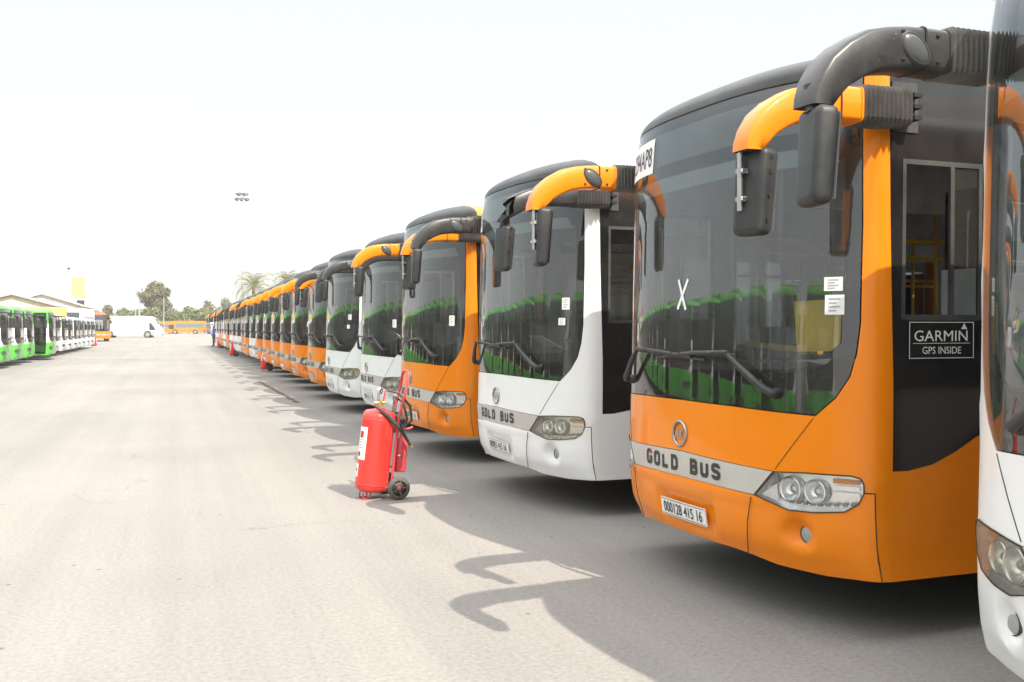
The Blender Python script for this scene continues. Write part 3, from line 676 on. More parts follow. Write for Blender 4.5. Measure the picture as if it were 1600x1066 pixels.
# ------------------------------------------------------------------ ground
def ground():
    m, t, b = nodes_of('dusty concrete yard')
    n1 = noise(t, .16, 7, rough=.6); base = ramp(t, n1.outputs[0], [(.32, (.258, .246, .230)), (.55, (.294, .281, .264)), (.72, (.317, .303, .285))]).outputs[0]
    n2 = noise(t, 1.0, 6, stretch=(1.6, .035, 1), rough=.65); st_ = ramp(t, n2.outputs[0], [(.40, (.91, .91, .915)), (.60, (1, 1, 1))]); base = mixc(t, 1.0, base, st_.outputs[0], 'MULTIPLY')
    n2b = noise(t, .55, 5, stretch=(1.0, .16, 1), rough=.6); sb = ramp(t, n2b.outputs[0], [(.36, (.93, .93, .935)), (.62, (1.02, 1.01, 1))]); base = mixc(t, 1.0, base, sb.outputs[0], 'MULTIPLY')
    n3 = noise(t, 34, 5, rough=.75); gr = ramp(t, n3.outputs[0], [(.3, (.74, .74, .74)), (.68, (1.12, 1.12, 1.12))]); base = mixc(t, 1.0, base, gr.outputs[0], 'MULTIPLY')
    n5 = noise(t, 150, 3, rough=.8); g5 = ramp(t, n5.outputs[0], [(.30, (.60, .60, .60)), (.46, (1, 1, 1)), (.60, (1, 1, 1)), (.75, (1.12, 1.12, 1.1))]); base = mixc(t, .9, base, g5.outputs[0], 'MULTIPLY')
    # oil spots and pits
    vo = t.nodes.new('ShaderNodeTexVoronoi'); vo.inputs['Scale'].default_value = .55; tc = t.nodes.new('ShaderNodeTexCoord'); mp = t.nodes.new('ShaderNodeMapping'); mp.inputs['Scale'].default_value = (1, .55, 1)
    nd = noise(t, 2.5, 4); va = t.nodes.new('ShaderNodeVectorMath'); va.operation = 'SCALE'; va.inputs['Scale'].default_value = .5; t.links.new(nd.outputs['Color'], va.inputs[0])
    ad = t.nodes.new('ShaderNodeVectorMath'); t.links.new(tc.outputs['Object'], ad.inputs[0]); t.links.new(va.outputs[0], ad.inputs[1]); t.links.new(ad.outputs[0], mp.inputs[0]); t.links.new(mp.outputs[0], vo.inputs['Vector'])
    rs = ramp(t, vo.outputs['Distance'], [(.03, (.5, .49, .48)), (.10, (0, 0, 0))])
    sel = t.nodes.new('ShaderNodeSeparateColor'); t.links.new(vo.outputs['Color'], sel.inputs[0]); gt = t.nodes.new('ShaderNodeMath'); gt.operation = 'GREATER_THAN'; gt.inputs[1].default_value = .62; t.links.new(sel.outputs[0], gt.inputs[0])
    mu = t.nodes.new('ShaderNodeMath'); mu.operation = 'MULTIPLY'; t.links.new(rs.outputs[0], mu.inputs[0]); t.links.new(gt.outputs[0], mu.inputs[1])
    base = mixc(t, mu.outputs[0], base, (.12, .11, .105))
    v2 = t.nodes.new('ShaderNodeTexVoronoi'); v2.inputs['Scale'].default_value = 6; t.links.new(tc.outputs['Object'], v2.inputs['Vector'])
    r2 = ramp(t, v2.outputs['Distance'], [(.05, (.75, .75, .75)), (.13, (0, 0, 0))]); s2 = t.nodes.new('ShaderNodeSeparateColor'); t.links.new(v2.outputs['Color'], s2.inputs[0])
    g2 = t.nodes.new('ShaderNodeMath'); g2.operation = 'GREATER_THAN'; g2.inputs[1].default_value = .93; t.links.new(s2.outputs[0], g2.inputs[0])
    m2 = t.nodes.new('ShaderNodeMath'); m2.operation = 'MULTIPLY'; t.links.new(r2.outputs[0], m2.inputs[0]); t.links.new(g2.outputs[0], m2.inputs[1]); base = mixc(t, m2.outputs[0], base, (.08, .075, .07))
    # fine cracks, broken up by noise
    vc = t.nodes.new('ShaderNodeTexVoronoi'); vc.feature = 'DISTANCE_TO_EDGE'; vc.inputs['Scale'].default_value = .20
    nw = noise(t, .9, 5); vs_ = t.nodes.new('ShaderNodeVectorMath'); vs_.operation = 'SCALE'; vs_.inputs['Scale'].default_value = 1.6; t.links.new(nw.outputs['Color'], vs_.inputs[0])
    va2 = t.nodes.new('ShaderNodeVectorMath'); t.links.new(tc.outputs['Object'], va2.inputs[0]); t.links.new(vs_.outputs[0], va2.inputs[1]); t.links.new(va2.outputs[0], vc.inputs['Vector'])
    rc = ramp(t, vc.outputs['Distance'], [(.0008, (.6, .6, .6)), (.0022, (0, 0, 0))]); nk = noise(t, .35, 3); rk = ramp(t, nk.outputs[0], [(.50, (0, 0, 0)), (.60, (1, 1, 1))])
    base = mixc(t, mixc(t, 1., rc.outputs[0], rk.outputs[0], 'MULTIPLY'), base, (.11, .10, .095))
    t.links.new(base, b.inputs['Base Color']); b.inputs['Roughness'].default_value = .92; b.inputs['Specular IOR Level'].default_value = .25
    bp = t.nodes.new('ShaderNodeBump'); bp.inputs['Strength'].default_value = .35; bp.inputs['Distance'].default_value = .006; t.links.new(n3.outputs[0], bp.inputs['Height']); t.links.new(bp.outputs[0], b.inputs['Normal'])
    g = MB(); g.add([(-1500, -120, 0), (1500, -120, 0), (1500, 1500, 0), (-1500, 1500, 0)], [[0, 1, 2, 3]], m, False)
    structure(g.build('ground'))
    d = MB(); random.seed(3); top = []; bot = []
    for i in range(24):
        y = 21.8 + 9.0 * i / 23; x = 2.37 - .15 * i / 23 + random.uniform(-.015, .015); wd = .045 + random.uniform(-.015, .03); top.append((x - wd, y, .004)); bot.append((x + wd, y, .004))
    d.loft([top, bot], simple('rust brown drain joint', (.10, .055, .04), .8, var=.4, scale=20), closed=False); structure(d.build('drain_joint'))
ground()

# ------------------------------------------------------------------ the long row on the right
PSI = R(3.207)
XS = [3.115, 3.207, 3.168, 3.129, 3.202, 3.104, 3.176, 3.159, 3.201, 3.23, 3.247, 3.226, 3.221]
YS = [2.04, 5.487, 9.063, 12.609, 16.144, 19.693, 23.214, 26.727, 30.229, 33.732, 37.241, 40.76, 44.283]
random.seed(11)
while len(XS) < 26:
    XS.append(3.2 + random.uniform(-.07, .07)); YS.append(YS[-1] + 3.52 + random.uniform(-.05, .05))
COLS = 'wowowwoooooowoowwwowooowoo'
ORDN = ['', '', '', '', '', '', 'sixth', 'seventh', 'eighth', 'ninth', 'tenth', 'eleventh', 'twelfth', 'thirteenth', 'fourteenth', 'fifteenth', 'sixteenth', 'seventeenth', 'eighteenth', 'nineteenth', 'twentieth', 'twenty-first', 'twenty-second', 'twenty-third', 'twenty-fourth', 'last']
RLAB = {0: 'white bus cut off by the right edge of the photo, with a black mirror arm',
        1: 'nearest whole orange bus, with a taped X on its windshield',
        2: 'white bus with a broken black mirror arm, parked between the two nearest orange buses',
        3: 'orange bus directly behind the large red fire extinguisher, with a dented bumper',
        4: 'white bus just beyond the orange bus that stands behind the large extinguisher',
        5: 'far one of the two white buses parked next to each other mid row'}
GRP = 'buses parked side by side in the right hand row'
ST_O = dict(gold=True, B=.37, p=2.91, body=M_ORANGE, cap=M_CAP, roof=M_ORANGE, arms=M_AMBER, lens=M_LENS, redg=True)
ST_W = dict(gold=True, B=.37, p=2.91, body=M_WHITE, cap=M_CAP, roof=M_WHITE, arms=M_ARM, lens=M_LENSOLD)
NEAR = ('passenger_seat', 'driver_seat', 'partition', 'handrail', 'reflector', 'lamp_strip', 'panel_gap', 'sliding_pane', 'ceiling_lining', 'mirror_bracket', 'emblem', 'mounting_plate')
proto = {}
row = []
for k, (x, y, c) in enumerate(zip(XS, YS, COLS)):
    lab = RLAB.get(k) or ('%s %s bus in the right hand row counting from the cut-off white one' % (ORDN[k], 'orange' if c == 'o' else 'white') if k < 25 else 'orange bus at the far end of the right hand row')
    if k >= 6: lab = ('%s bus, %s beyond the cut-off white one in the right hand row' % ('orange' if c == 'o' else 'white', ORDN[k])) if k < 25 else 'orange bus at the far end of the right hand row, beside the person in blue'
    if c not in proto:
        r_, shp = build_bus('city_bus', ST_O if c == 'o' else ST_W, lab, 'bus', GRP); proto[c] = r_
    else:
        r_ = copy_tree(proto[c], NEAR if k > 7 else ()); r_['label'] = lab
    r_.location = (x, y, 0); r_.rotation_euler = (0, 0, PSI + (R(1.6) if k == 0 else (R(random.uniform(-.8, .8)) if k > 4 else 0))); row.append(r_)
SH = shp
# the near mirror arm of the second white bus has lost its tip cover
arm = [c for c in row[2].children if c.name.startswith('mirror_arm') and min(v.co.y for v in c.data.vertices) < 0][0]
a = MB(); yc = -1.285
def ring16(px, pz, dx, dz_, hh, hw_, jag=0.):
    out = []
    for i in range(16):
        t = 2 * math.pi * i / 16; ct, st_ = math.cos(t), math.sin(t); cx_ = math.copysign(abs(ct) ** .42, ct) * hw_; cz_ = math.copysign(abs(st_) ** .42, st_) * hh
        j = jag * (random.random() - (.9 if st_ < -.3 else .1)); out.append((px + dz_ * cz_ - dx * j, yc + cx_, pz - dx * cz_ - dz_ * j))
    return out
path = [(-.185, 2.642, -1, 0, .082), (-.38, 2.638, -1, -.02, .081), (-.48, 2.63, -.98, -.15, .08), (-.58, 2.605, -.95, -.3, .078), (-.66, 2.575, -.9, -.42, .074)]
rings = [ring16(p[0], p[1], p[2], p[3], p[4], .08, .0) for p in path] + [ring16(-.76, 2.52, -.85, -.5, .07, .078, .13)]
a.loft(rings, M_ARM, True, True, False); a.loft([[(x, yc + (y - yc) * .93, 2.6 + (z - 2.6) * .96) for x, y, z in r_] for r_ in rings[3:]], M_DARK, True, True, False)
a.tube([(-.60, yc, 2.60), (-.72, yc, 2.585), (-.755, yc, 2.54), (-.755, yc, 2.36)], .014, M_PLASTIC, 8)
a.add([(-.70, yc - .06, 2.50), (-.80, yc - .02, 2.44), (-.72, yc + .05, 2.47)], [[0, 1, 2]], M_GREYPL, False)
tmp_ = a.build('tmp'); arm.data = tmp_.data; bpy.data.objects.remove(tmp_)
def front_text(mb, txt, sc, zc, ht, mat, off=.006, sx=1., bold=0., width=None):
    vs, fs, wd, h_ = text_polys(txt, 1., 1., bold); ky = ht / h_; kx = width / wd if width else ky * sx
    mb.add([SH.map(sc - x * kx, zc + y * ky, off) for x, y in vs], fs, mat, False)
PL = {0: '000311 415 16', 1: '000128 415 16', 2: '000951 415 16', 3: '000872 415 16', 4: '000745 415 16', 5: '000463 415 16', 6: '000517 415 16', 7: '000294 415 16'}
plate_me = None
for k, bus in enumerate(row[:14]):
    p = MB(); y0, y1 = SH.Y(.245), SH.Y(-.255)
    patch(p, SH, [(y0, .437), (y0, .541), (y1, .541), (y1, .437)], M_PLATE, off=.004, th=.01, ds=.25)
    for a, c_, z0, z1 in ((y0 - .006, y1 + .006, .442, .4455), (y0 - .006, y1 + .006, .5325, .536)): patch(p, SH, [(a, z0), (c_, z0), (c_, z1), (a, z1)], M_INK, off=.0055, th=0, ds=.25)
    po = p.build('license_plate', bus)
    if k in PL:
        t_ = MB(); front_text(t_, PL[k], -.005, .489, .066, M_INK, .0065, width=.435, bold=.008); t_.build('plate_number', po)
def sticker(bus, ya, yb, z0, z1, name='windshield_sticker', lines=4):
    q = MB(); a, c_ = SH.Y(ya), SH.Y(yb); patch(q, SH, [(a, z0), (c_, z0), (c_, z1), (a, z1)], M_PAPER, off=.003, th=.001)
    for i in range(lines):
        z = z1 - (z1 - z0) * (.2 + .6 * i / max(1, lines - 1)); h_ = (z1 - z0) * .035
        patch(q, SH, [(a + (c_ - a) * .2, z - h_), (a + (c_ - a) * (.8 - .2 * (i % 2)), z - h_), (a + (c_ - a) * (.8 - .2 * (i % 2)), z + h_), (a + (c_ - a) * .2, z + h_)], M_GREYINK, off=.0045, th=0)
    q.build(name, bus)
for k, items in {1: [(-1.035, -1.118, 1.645, 1.745), (-1.03, -1.11, 1.765, 1.835)], 2: [(-1.01, -1.075, 1.73, 1.83), (-.98, -1.04, 1.60, 1.66)], 3: [(-.99, -1.06, 1.60, 1.72)], 4: [(-.95, -1.02, 1.58, 1.70)], 5: [(-.95, -1.03, 1.72, 1.82), (-.92, -.99, 1.56, 1.63)], 7: [(-.98, -1.05, 1.6, 1.72)]}.items():
    for it in items: sticker(row[k], *it)
def paper_sign(bus, txt, ya, yb, z0, z1, redn=0):
    q = MB(); a, c_ = SH.Y(ya), SH.Y(yb); patch(q, SH, [(a, z0), (c_, z0), (c_, z1), (a, z1)], M_PAPER, off=.004, th=.001); o = q.build('paper_sign', bus)
    t_ = MB(); wd = abs(a - c_); tot = len(txt)
    kk = wd * .92 * redn / tot
    if redn: front_text(t_, txt[:redn], a - wd * .04 - kk / 2, (z0 + z1) / 2, (z1 - z0) * .58, simple('dark red marker', (.16, .03, .04), .7), .0065, width=kk * .9)
    front_text(t_, txt[redn:], a - wd * .04 - kk - (wd * .92 - kk) / 2, (z0 + z1) / 2, (z1 - z0) * .58, simple('purple grey marker', (.07, .06, .09), .7), .0065, width=(wd * .92 - kk) * .97); t_.build('sign_text', o)
paper_sign(row[1], '2294AP8', .93, .425, 2.555, 2.775, 2)
paper_sign(row[2], '9365', .90, .60, 2.52, 2.75)
q = MB()
for (a, z0), (c_, z1) in (((.055, 1.69), (-.06, 1.865)), ((.045, 1.865), (-.04, 1.685))):
    dx, dz_ = c_ - a, z1 - z0; l = math.hypot(dx, dz_); nx, nz = -dz_ / l * .011, dx / l * .011
    patch(q, SH, [(a + nx, z0 + nz), (a - nx, z0 - nz), (c_ - nx, z1 - nz), (c_ + nx, z1 + nz)], M_PAPER, off=.003 if dx < -.1 else .0045, th=0)
q.build('tape_cross', row[1])
q = MB(); patch(q, SH, [(SH.Y(-.90), 1.455), (SH.Y(-1.06), 1.46), (SH.Y(-1.10), 1.50), (SH.Y(-1.105), 1.70), (SH.Y(-1.08), 1.725), (SH.Y(-.88), 1.715)], M_YPANEL, off=-.010, th=.006); q.build('yellow_panel', row[1])
q = MB(); q.box((.06, -.12, 1.45), (.01, .34, .22), M_PAPER, rot=Matrix.Rotation(R(-62), 3, 'Y')); q.build('paper_sheet', row[2])
q = MB(); q.box((.06, -.22, 1.45), (.01, .34, .22), M_PAPER, rot=Matrix.Rotation(R(-55), 3, 'Y')); q.build('paper_sheet', row[4])
# dealer sticker under the driver window of the nearest orange bus
def side_rect(mb, xa, xb, z0, z1, mat, off): patch(mb, SH, [(-SH.X(xa), z0), (-SH.X(xb), z0), (-SH.X(xb), z1), (-SH.X(xa), z1)], mat, off=off, th=0)
q = MB(); side_rect(q, .185, .615, 1.42, 1.612, M_BLACK, .004)
for xa, xb, z0, z1 in ((.19, .61, 1.424, 1.4275), (.19, .61, 1.6045, 1.608), (.19, .1945, 1.4275, 1.6045), (.6055, .61, 1.4275, 1.6045), (.215, .585, 1.499, 1.5015)): side_rect(q, xa, xb, z0, z1, M_PLATE, .0055)
so_ = q.build('side_sticker', row[1])
def side_text(mb, txt, xc, zc, ht, width, bold=0.):
    vs, fs, wd, h_ = text_polys(txt, 1., 1., bold)
    mb.add([SH.map(-SH.X(xc) - x * width / wd, zc + y * ht / h_, .0065) for x, y in vs], fs, M_PLATE, False)
q = MB(); side_text(q, 'GARMIN', .395, 1.538, .054, .345, 0.); side_text(q, 'GPS INSIDE', .40, 1.465, .036, .25, 0.)
q.add([SH.map(-SH.X(x), z, .0065) for x, z in ((.525, 1.572), (.565, 1.572), (.545, 1.602))], [[0, 1, 2]], M_PLATE, False); q.build('sticker_text', so_)

# ------------------------------------------------------------------ the row on the left, noses towards the lane
ST_G = dict(gold=False, B=.16, p=3.2, body=M_LIVERY, cap=M_GREEN, roof=M_GREEN, arms=None, lens=M_LENS)
ST_P = dict(gold=False, B=.16, p=3.2, body=M_CREAMB, cap=M_CREAMB, roof=M_CREAMB, arms=None, lens=M_LENS)
GL = 'buses parked side by side in the left hand row'
FARSKIP = NEAR + ('sun_strip', 'dashboard', 'underbody')
gp_, pp_ = None, None
n = 0; y = 2.5; gi = 0
GN = ['green and white bus at the left edge of the photo', 'green and white bus second from the left edge', 'green and white bus just before the one that juts out with its dark door showing', 'green and white bus jutting out of the left row, dark door side showing', 'green and white bus just past the one that juts out', 'last green and white bus before the white ones in the left row']
WN = ['first', 'second', 'third', 'fourth', 'fifth', 'sixth', 'last']; wi = 0
while y < 86:
    green = y < 61
    if green:
        if gp_ is None: gp_, _ = build_bus('green_bus', ST_G, 'x', 'bus', GL); r_ = gp_
        else: r_ = copy_tree(gp_, FARSKIP if y > 5 else ())
        if y < 41.5: r_['label'] = 'green and white bus opposite the near orange bus, seen mirrored in the windshields'
        else: r_['label'] = GN[min(gi, 5)]; gi += 1
    else:
        if pp_ is None: pp_, _ = build_bus('white_bus', ST_P, 'x', 'bus', GL); r_ = pp_
        else: r_ = copy_tree(pp_, FARSKIP)
        r_['label'] = '%s white bus of the left hand row, beyond the green ones' % WN[min(wi, 6)]; wi += 1
    dx = .45 if (y > 41.5 and gi == 4 and green) else 0
    if dx: y += .6
    r_.location = (-6.45 + dx + random.uniform(-.06, .06), y, 0); r_.rotation_euler = (0, 0, math.pi + R(random.uniform(-.8, .8))); r_.scale = (1, 1, .80 if green else .73)
    y += 3.45 + random.uniform(-.06, .06); n += 1

# ------------------------------------------------------------------ fire extinguishers on trolleys
M_EXT = simple('red extinguisher paint', (.72, .030, .022), .30, dust=.10, coat=.4, var=.06)
M_EXT2 = simple('faded red paint', (.60, .045, .06), .40, dust=.12, coat=.2)
M_HOSE = simple('black hose', (.02, .02, .02), .5, dust=.2)
M_BRASS = simple('brass valve', (.62, .42, .14), .35, metal=.8)
GE = 'wheeled red fire extinguishers standing in the yard'
def extinguisher(label):
    r_ = thing('fire_extinguisher', label, 'fire extinguisher', group=GE)
    T = Matrix.Rotation(R(7), 4, 'Y') @ Matrix.Identity(4); base = Matrix.Translation((-.035, 0, .055))
    A = base @ T                                                # tank axis leans back over the wheels
    t_ = MB(); t_.lathe([(.001, .0), (.10, .005), (.142, .03), (.150, .07), (.152, .10), (.152, .66), (.150, .70), (.142, .735), (.122, .757), (.08, .768), (.045, .772), (.045, .79), (.001, .79)], M_EXT, A, 36)
    for z in (.075, .672): t_.lathe([(.1535, z - .006), (.156, z), (.1535, z + .006)], M_EXT, A, 36)
    tk = t_.build('tank', r_)
    lb = MB()
    def cyl(a0, a1, z0, z1, rr, mat, n=8):
        top, bot = [], []
        for i in range(n + 1):
            a = a0 + (a1 - a0) * i / n; bot.append(tuple(A @ Vector((rr * math.cos(a), rr * math.sin(a), z0)))); top.append(tuple(A @ Vector((rr * math.cos(a), rr * math.sin(a), z1))))
        lb.loft([bot, top], mat, closed=False)
    cyl(R(166), R(216), .30, .60, .1536, M_PAPER); cyl(R(160), R(190), .14, .26, .1536, M_PAPER)
    cyl(R(178), R(200), .50, .56, .1545, M_REDINK, 3); cyl(R(174), R(192), .33, .37, .1545, M_REDINK, 3)
    for z in (.48, .455, .43, .405): cyl(R(178), R(208), z, z + .008, .1545, M_GREYINK, 4)
    cyl(R(168), R(182), .19, .215, .1545, M_REDINK, 2); lb.build('tank_label', tk)
    v = MB(); top = A @ Vector((0, 0, .80))
    v.tube([top, top + Vector((0, 0, .05))], .022, M_BRASS, 10); v.tube([top + Vector((-.06, 0, .03)), top + Vector((.05, 0, .035))], .016, M_BRASS, 8)
    v.tube([top + Vector((-.02, 0, .05)), top + Vector((-.015, 0, .13))], .012, M_CHROME, 8); v.lathe([(.001, 0), (.03, .0), (.034, .012), (.03, .022), (.001, .022)], M_CHROME, Matrix.Translation(top + Vector((-.015, -.02, .145))) @ Matrix.Rotation(R(90), 4, 'X'), 16)
    v.tube([top + Vector((.03, 0, .05)), top + Vector((.05, 0, .14)), top + Vector((.10, -.02, .15))], .009, M_EXT2, 8); v.build('valve', r_)
    # carrying frame and handle
    f = MB()
    for sy in (-1, 1):
        f.tube([(.135, sy * .085, .10), A @ Vector((.165, sy * .085, .40)), A @ Vector((.165, sy * .085, .72)), (.290, sy * .085, 1.02), (.308, sy * .082, 1.13), (.312, sy * .06, 1.165)], .014, M_EXT2, 8)
    f.tube([(.312, -.06, 1.165), (.314, 0, 1.175), (.312, .06, 1.165)], .014, M_EXT2, 8)
    for z in (.25, .60): f.tube([A @ Vector((.165, -.085, z)), A @ Vector((.165, .085, z))], .010, M_EXT2, 8)
    f.tube([(.13, -.085, .11), (.02, -.11, .09)], .012, M_EXT2, 8); f.tube([(.13, .085, .11), (.02, .11, .09)], .012, M_EXT2, 8)
    f.tube([(.17, -.20, .108), (.17, .20, .108)], .011, M_EXT2, 8); f.tube([(.17, 0, .108), (.135, -.085, .11)], .010, M_EXT2, 8); f.tube([(.17, 0, .108), (.135, .085, .11)], .010, M_EXT2, 8)
    f.build('trolley_frame', r_)
    for sy in (-1, 1):
        wm = MB(); mt = Matrix.Translation((.17, sy * .20, .108)) @ Matrix.Rotation(R(90 if sy < 0 else -90), 4, 'X')
        wm.lathe([(.070, -.022), (.095, -.022), (.107, -.010), (.107, .010), (.095, .022), (.070, .022)], M_TYRE, mt, 28)
        for i in range(5):
            a = 2 * math.pi * i / 5; wm.tube([mt @ Vector((.015 * math.cos(a), .015 * math.sin(a), .008)), mt @ Vector((.075 * math.cos(a), .075 * math.sin(a), .008))], .010, M_TYRE, 6)
        wm.lathe([(.001, .014), (.052, .012), (.056, .0), (.072, .0)], M_RUBBER, mt, 24)
        wo = wm.build('wheel', r_); hb = MB(); hb.lathe([(.020, .012), (.020, .026), (.001, .028)], M_EXT2, mt, 14); hb.build('hub', wo)
    for sy in (-.05, .05):
        ft = MB(); ft.tube([(-.12, sy, .06), (-.125, sy, .012), (-.06, sy, .006), (-.05, sy, .055)], .008, M_EXT2, 8); ft.build('foot', r_)
    h = MB(); pts = []
    h.tube([top + Vector((.06, -.02, .15)), top + Vector((.16, -.07, .12)), top + Vector((.26, -.09, .0)), top + Vector((.28, -.08, -.14)), top + Vector((.20, -.06, -.20)), top + Vector((.12, -.02, -.06)), top + Vector((.16, .06, .08)), top + Vector((.26, .09, .02)), top + Vector((.29, .07, -.14)), top + Vector((.22, .03, -.24))], .012, M_HOSE, 8)
    h.tube([top + Vector((-.10, -.13, .02)), top + Vector((.02, -.16, -.08)), top + Vector((.14, -.15, -.20)), top + Vector((.245, -.14, -.36))], [.012, .020, .018, .013], M_HOSE, 10)
    h.tube([top + Vector((.245, -.14, -.36)), top + Vector((.262, -.14, -.385))], .010, M_BRASS, 8)
    h.build('hose', r_)
    return r_
def small_ext(label):
    r_ = thing('small_fire_extinguisher', label, 'fire extinguisher')
    c = MB(); c.lathe([(.001, 0), (.055, .0), (.062, .012), (.062, .245), (.055, .285), (.03, .312), (.018, .318), (.018, .335), (.001, .335)], M_EXT2, Matrix.Rotation(R(4), 4, 'Y'), 28); cy = c.build('cylinder', r_)
    bd = MB(); bd.lathe([(.0635, .150), (.065, .155), (.0635, .160)], M_CHROME, Matrix.Rotation(R(4), 4, 'Y'), 28); bd.box((.0, -.066, .155), (.02, .008, .02), M_CHROME); bd.build('strap', r_)
    v = MB(); v.tube([(.023, 0, .33), (.026, 0, .38)], .014, M_BRASS, 10); v.box((-.005, 0, .375), (.07, .02, .016), M_BRASS, bevel=.004); v.build('valve', r_)
    hd = MB(); hd.tube([(-.03, 0, .385), (.02, 0, .40), (.09, 0, .395), (.135, 0, .41)], [.008, .010, .011, .010], M_EXT2, 8); hd.tube([(-.04, 0, .372), (-.075, .0, .40)], .009, M_EXT2, 8); hd.build('lever', r_)
    return r_
E0 = extinguisher('large red wheeled extinguisher with white stickers, nearest the camera on the lane')
E0.location = (1.715, 9.40, 0); E0.rotation_euler = (0, 0, R(8))
s0_ = small_ext('small red extinguisher strapped to the back of the large wheeled one'); 
mtx = Matrix.Translation((1.715, 9.40, 0)) @ Matrix.Rotation(R(8), 4, 'Z'); p_ = mtx @ Vector((.235, -.03, .235)); s0_.location = p_; s0_.rotation_euler = (0, 0, R(8))
for (x, y, a), lb in zip([(3.0, 38.3, -5), (2.80, 58.0, 10), (2.95, 81.8, -25), (-6.75, 93.5, 160)],
        ['red wheeled extinguisher with wheels showing, before the orange buses mid row', 'faded red extinguisher with a white label, before the far white buses', 'farthest red extinguisher of the right hand row, near the person in blue', 'red extinguisher at the end of the left hand row of white buses']):
    e = copy_tree(E0); e.location = (x, y, 0); e.rotation_euler = (0, 0, R(a)); e['label'] = lb

# ------------------------------------------------------------------ person by the far end of the row
def person(loc, rz):
    r_ = thing('person', 'person in a blue shirt and dark trousers standing at the far end of the row', 'person', loc, rz)
    J = {'pel': (0, 0, .95, .13), 'wst': (0, 0, 1.08, .125), 'chs': (0, 0, 1.30, .15), 'nek': (0, 0, 1.46, .06), 'hd0': (.01, 0, 1.56, .085), 'hd1': (.01, 0, 1.66, .095), 'hd2': (0, 0, 1.74, .05)}
    E_ = [('pel', 'wst'), ('wst', 'chs'), ('chs', 'nek'), ('nek', 'hd0'), ('hd0', 'hd1'), ('hd1', 'hd2')]
    for s_, n_ in ((-1, 'l'), (1, 'r')):
        J.update({n_ + 'sh': (0, s_ * .19, 1.40, .065), n_ + 'el': (-.03, s_ * .25, 1.14, .045), n_ + 'wr': (.10, s_ * .23, .95, .034), n_ + 'ha': (.15, s_ * .22, .89, .035), n_ + 'hp': (0, s_ * .10, .88, .10), n_ + 'kn': (.02 * s_, s_ * .11, .50, .065), n_ + 'an': (0, s_ * .12, .09, .045), n_ + 'to': (.16, s_ * .13, .04, .04)})
        E_ += [('chs', n_ + 'sh'), (n_ + 'sh', n_ + 'el'), (n_ + 'el', n_ + 'wr'), (n_ + 'wr', n_ + 'ha'), ('pel', n_ + 'hp'), (n_ + 'hp', n_ + 'kn'), (n_ + 'kn', n_ + 'an'), (n_ + 'an', n_ + 'to')]
    ks = list(J); me = bpy.data.meshes.new('body'); me.from_pydata([J[k][:3] for k in ks], [(ks.index(a), ks.index(b)) for a, b in E_], []); o = new_obj('body', me, r_)
    m, t, b = nodes_of('person skin and clothes'); tc = t.nodes.new('ShaderNodeTexCoord'); sp = t.nodes.new('ShaderNodeSeparateXYZ'); t.links.new(tc.outputs['Object'], sp.inputs[0]); dv = t.nodes.new('ShaderNodeMath'); dv.operation = 'DIVIDE'; dv.inputs[1].default_value = 2; t.links.new(sp.outputs[2], dv.inputs[0])
    r2 = ramp(t, dv.outputs[0], [(0, (.03, .03, .03)), (.045, (.05, .06, .10)), (.47, (.05, .06, .10)), (.475, (.10, .13, .50)), (.735, (.10, .13, .50)), (.74, (.38, .22, .14)), (.84, (.38, .22, .14)), (.85, (.02, .015, .01))]); 
    for e in r2.color_ramp.elements: pass
    r2.color_ramp.interpolation = 'CONSTANT'; t.links.new(r2.outputs[0], b.inputs['Base Color']); b.inputs['Roughness'].default_value = .8
    me.materials.append(m); sk = o.modifiers.new('skin', 'SKIN'); o.modifiers.new('sub', 'SUBSURF').levels = 1; o.modifiers['sub'].render_levels = 1
    for i, k in enumerate(ks): me.skin_vertices[0].data[i].radius = (J[k][3],) * 2; me.skin_vertices[0].data[i].use_root = (k == 'pel')
    return r_
person((2.75, 88.5, 0), R(200))

# ------------------------------------------------------------------ trees
M_BARK = simple('grey brown bark', (.16, .12, .09), .9, var=.3, scale=12, bump=.5)
def leafmat(name, a, b_, c):
    m, t, b = nodes_of(name); n = noise(t, .8, 4); r_ = ramp(t, n.outputs[0], [(.3, a), (.5, b_), (.72, c)])
    n2 = noise(t, 9, 2); r2 = ramp(t, n2.outputs[0], [(.3, (.7, .7, .7)), (.7, (1.25, 1.25, 1.2))]); o = mixc(t, 1., r_.outputs[0], r2.outputs[0], 'MULTIPLY')
    t.links.new(o, b.inputs['Base Color']); b.inputs['Roughness'].default_value = .6
    b.inputs['Transmission Weight'].default_value = 0; return m
M_LEAF1 = leafmat('olive foliage', (.06, .058, .02), (.13, .115, .04), (.20, .165, .06))
M_LEAF2 = leafmat('hedge foliage', (.06, .08, .02), (.13, .15, .04), (.20, .205, .06))
M_LEAF3 = leafmat('dusty foliage', (.09, .08, .04), (.13, .12, .06), (.19, .16, .08))
M_PALM = leafmat('palm frond', (.09, .11, .02), (.17, .17, .035), (.30, .25, .06))
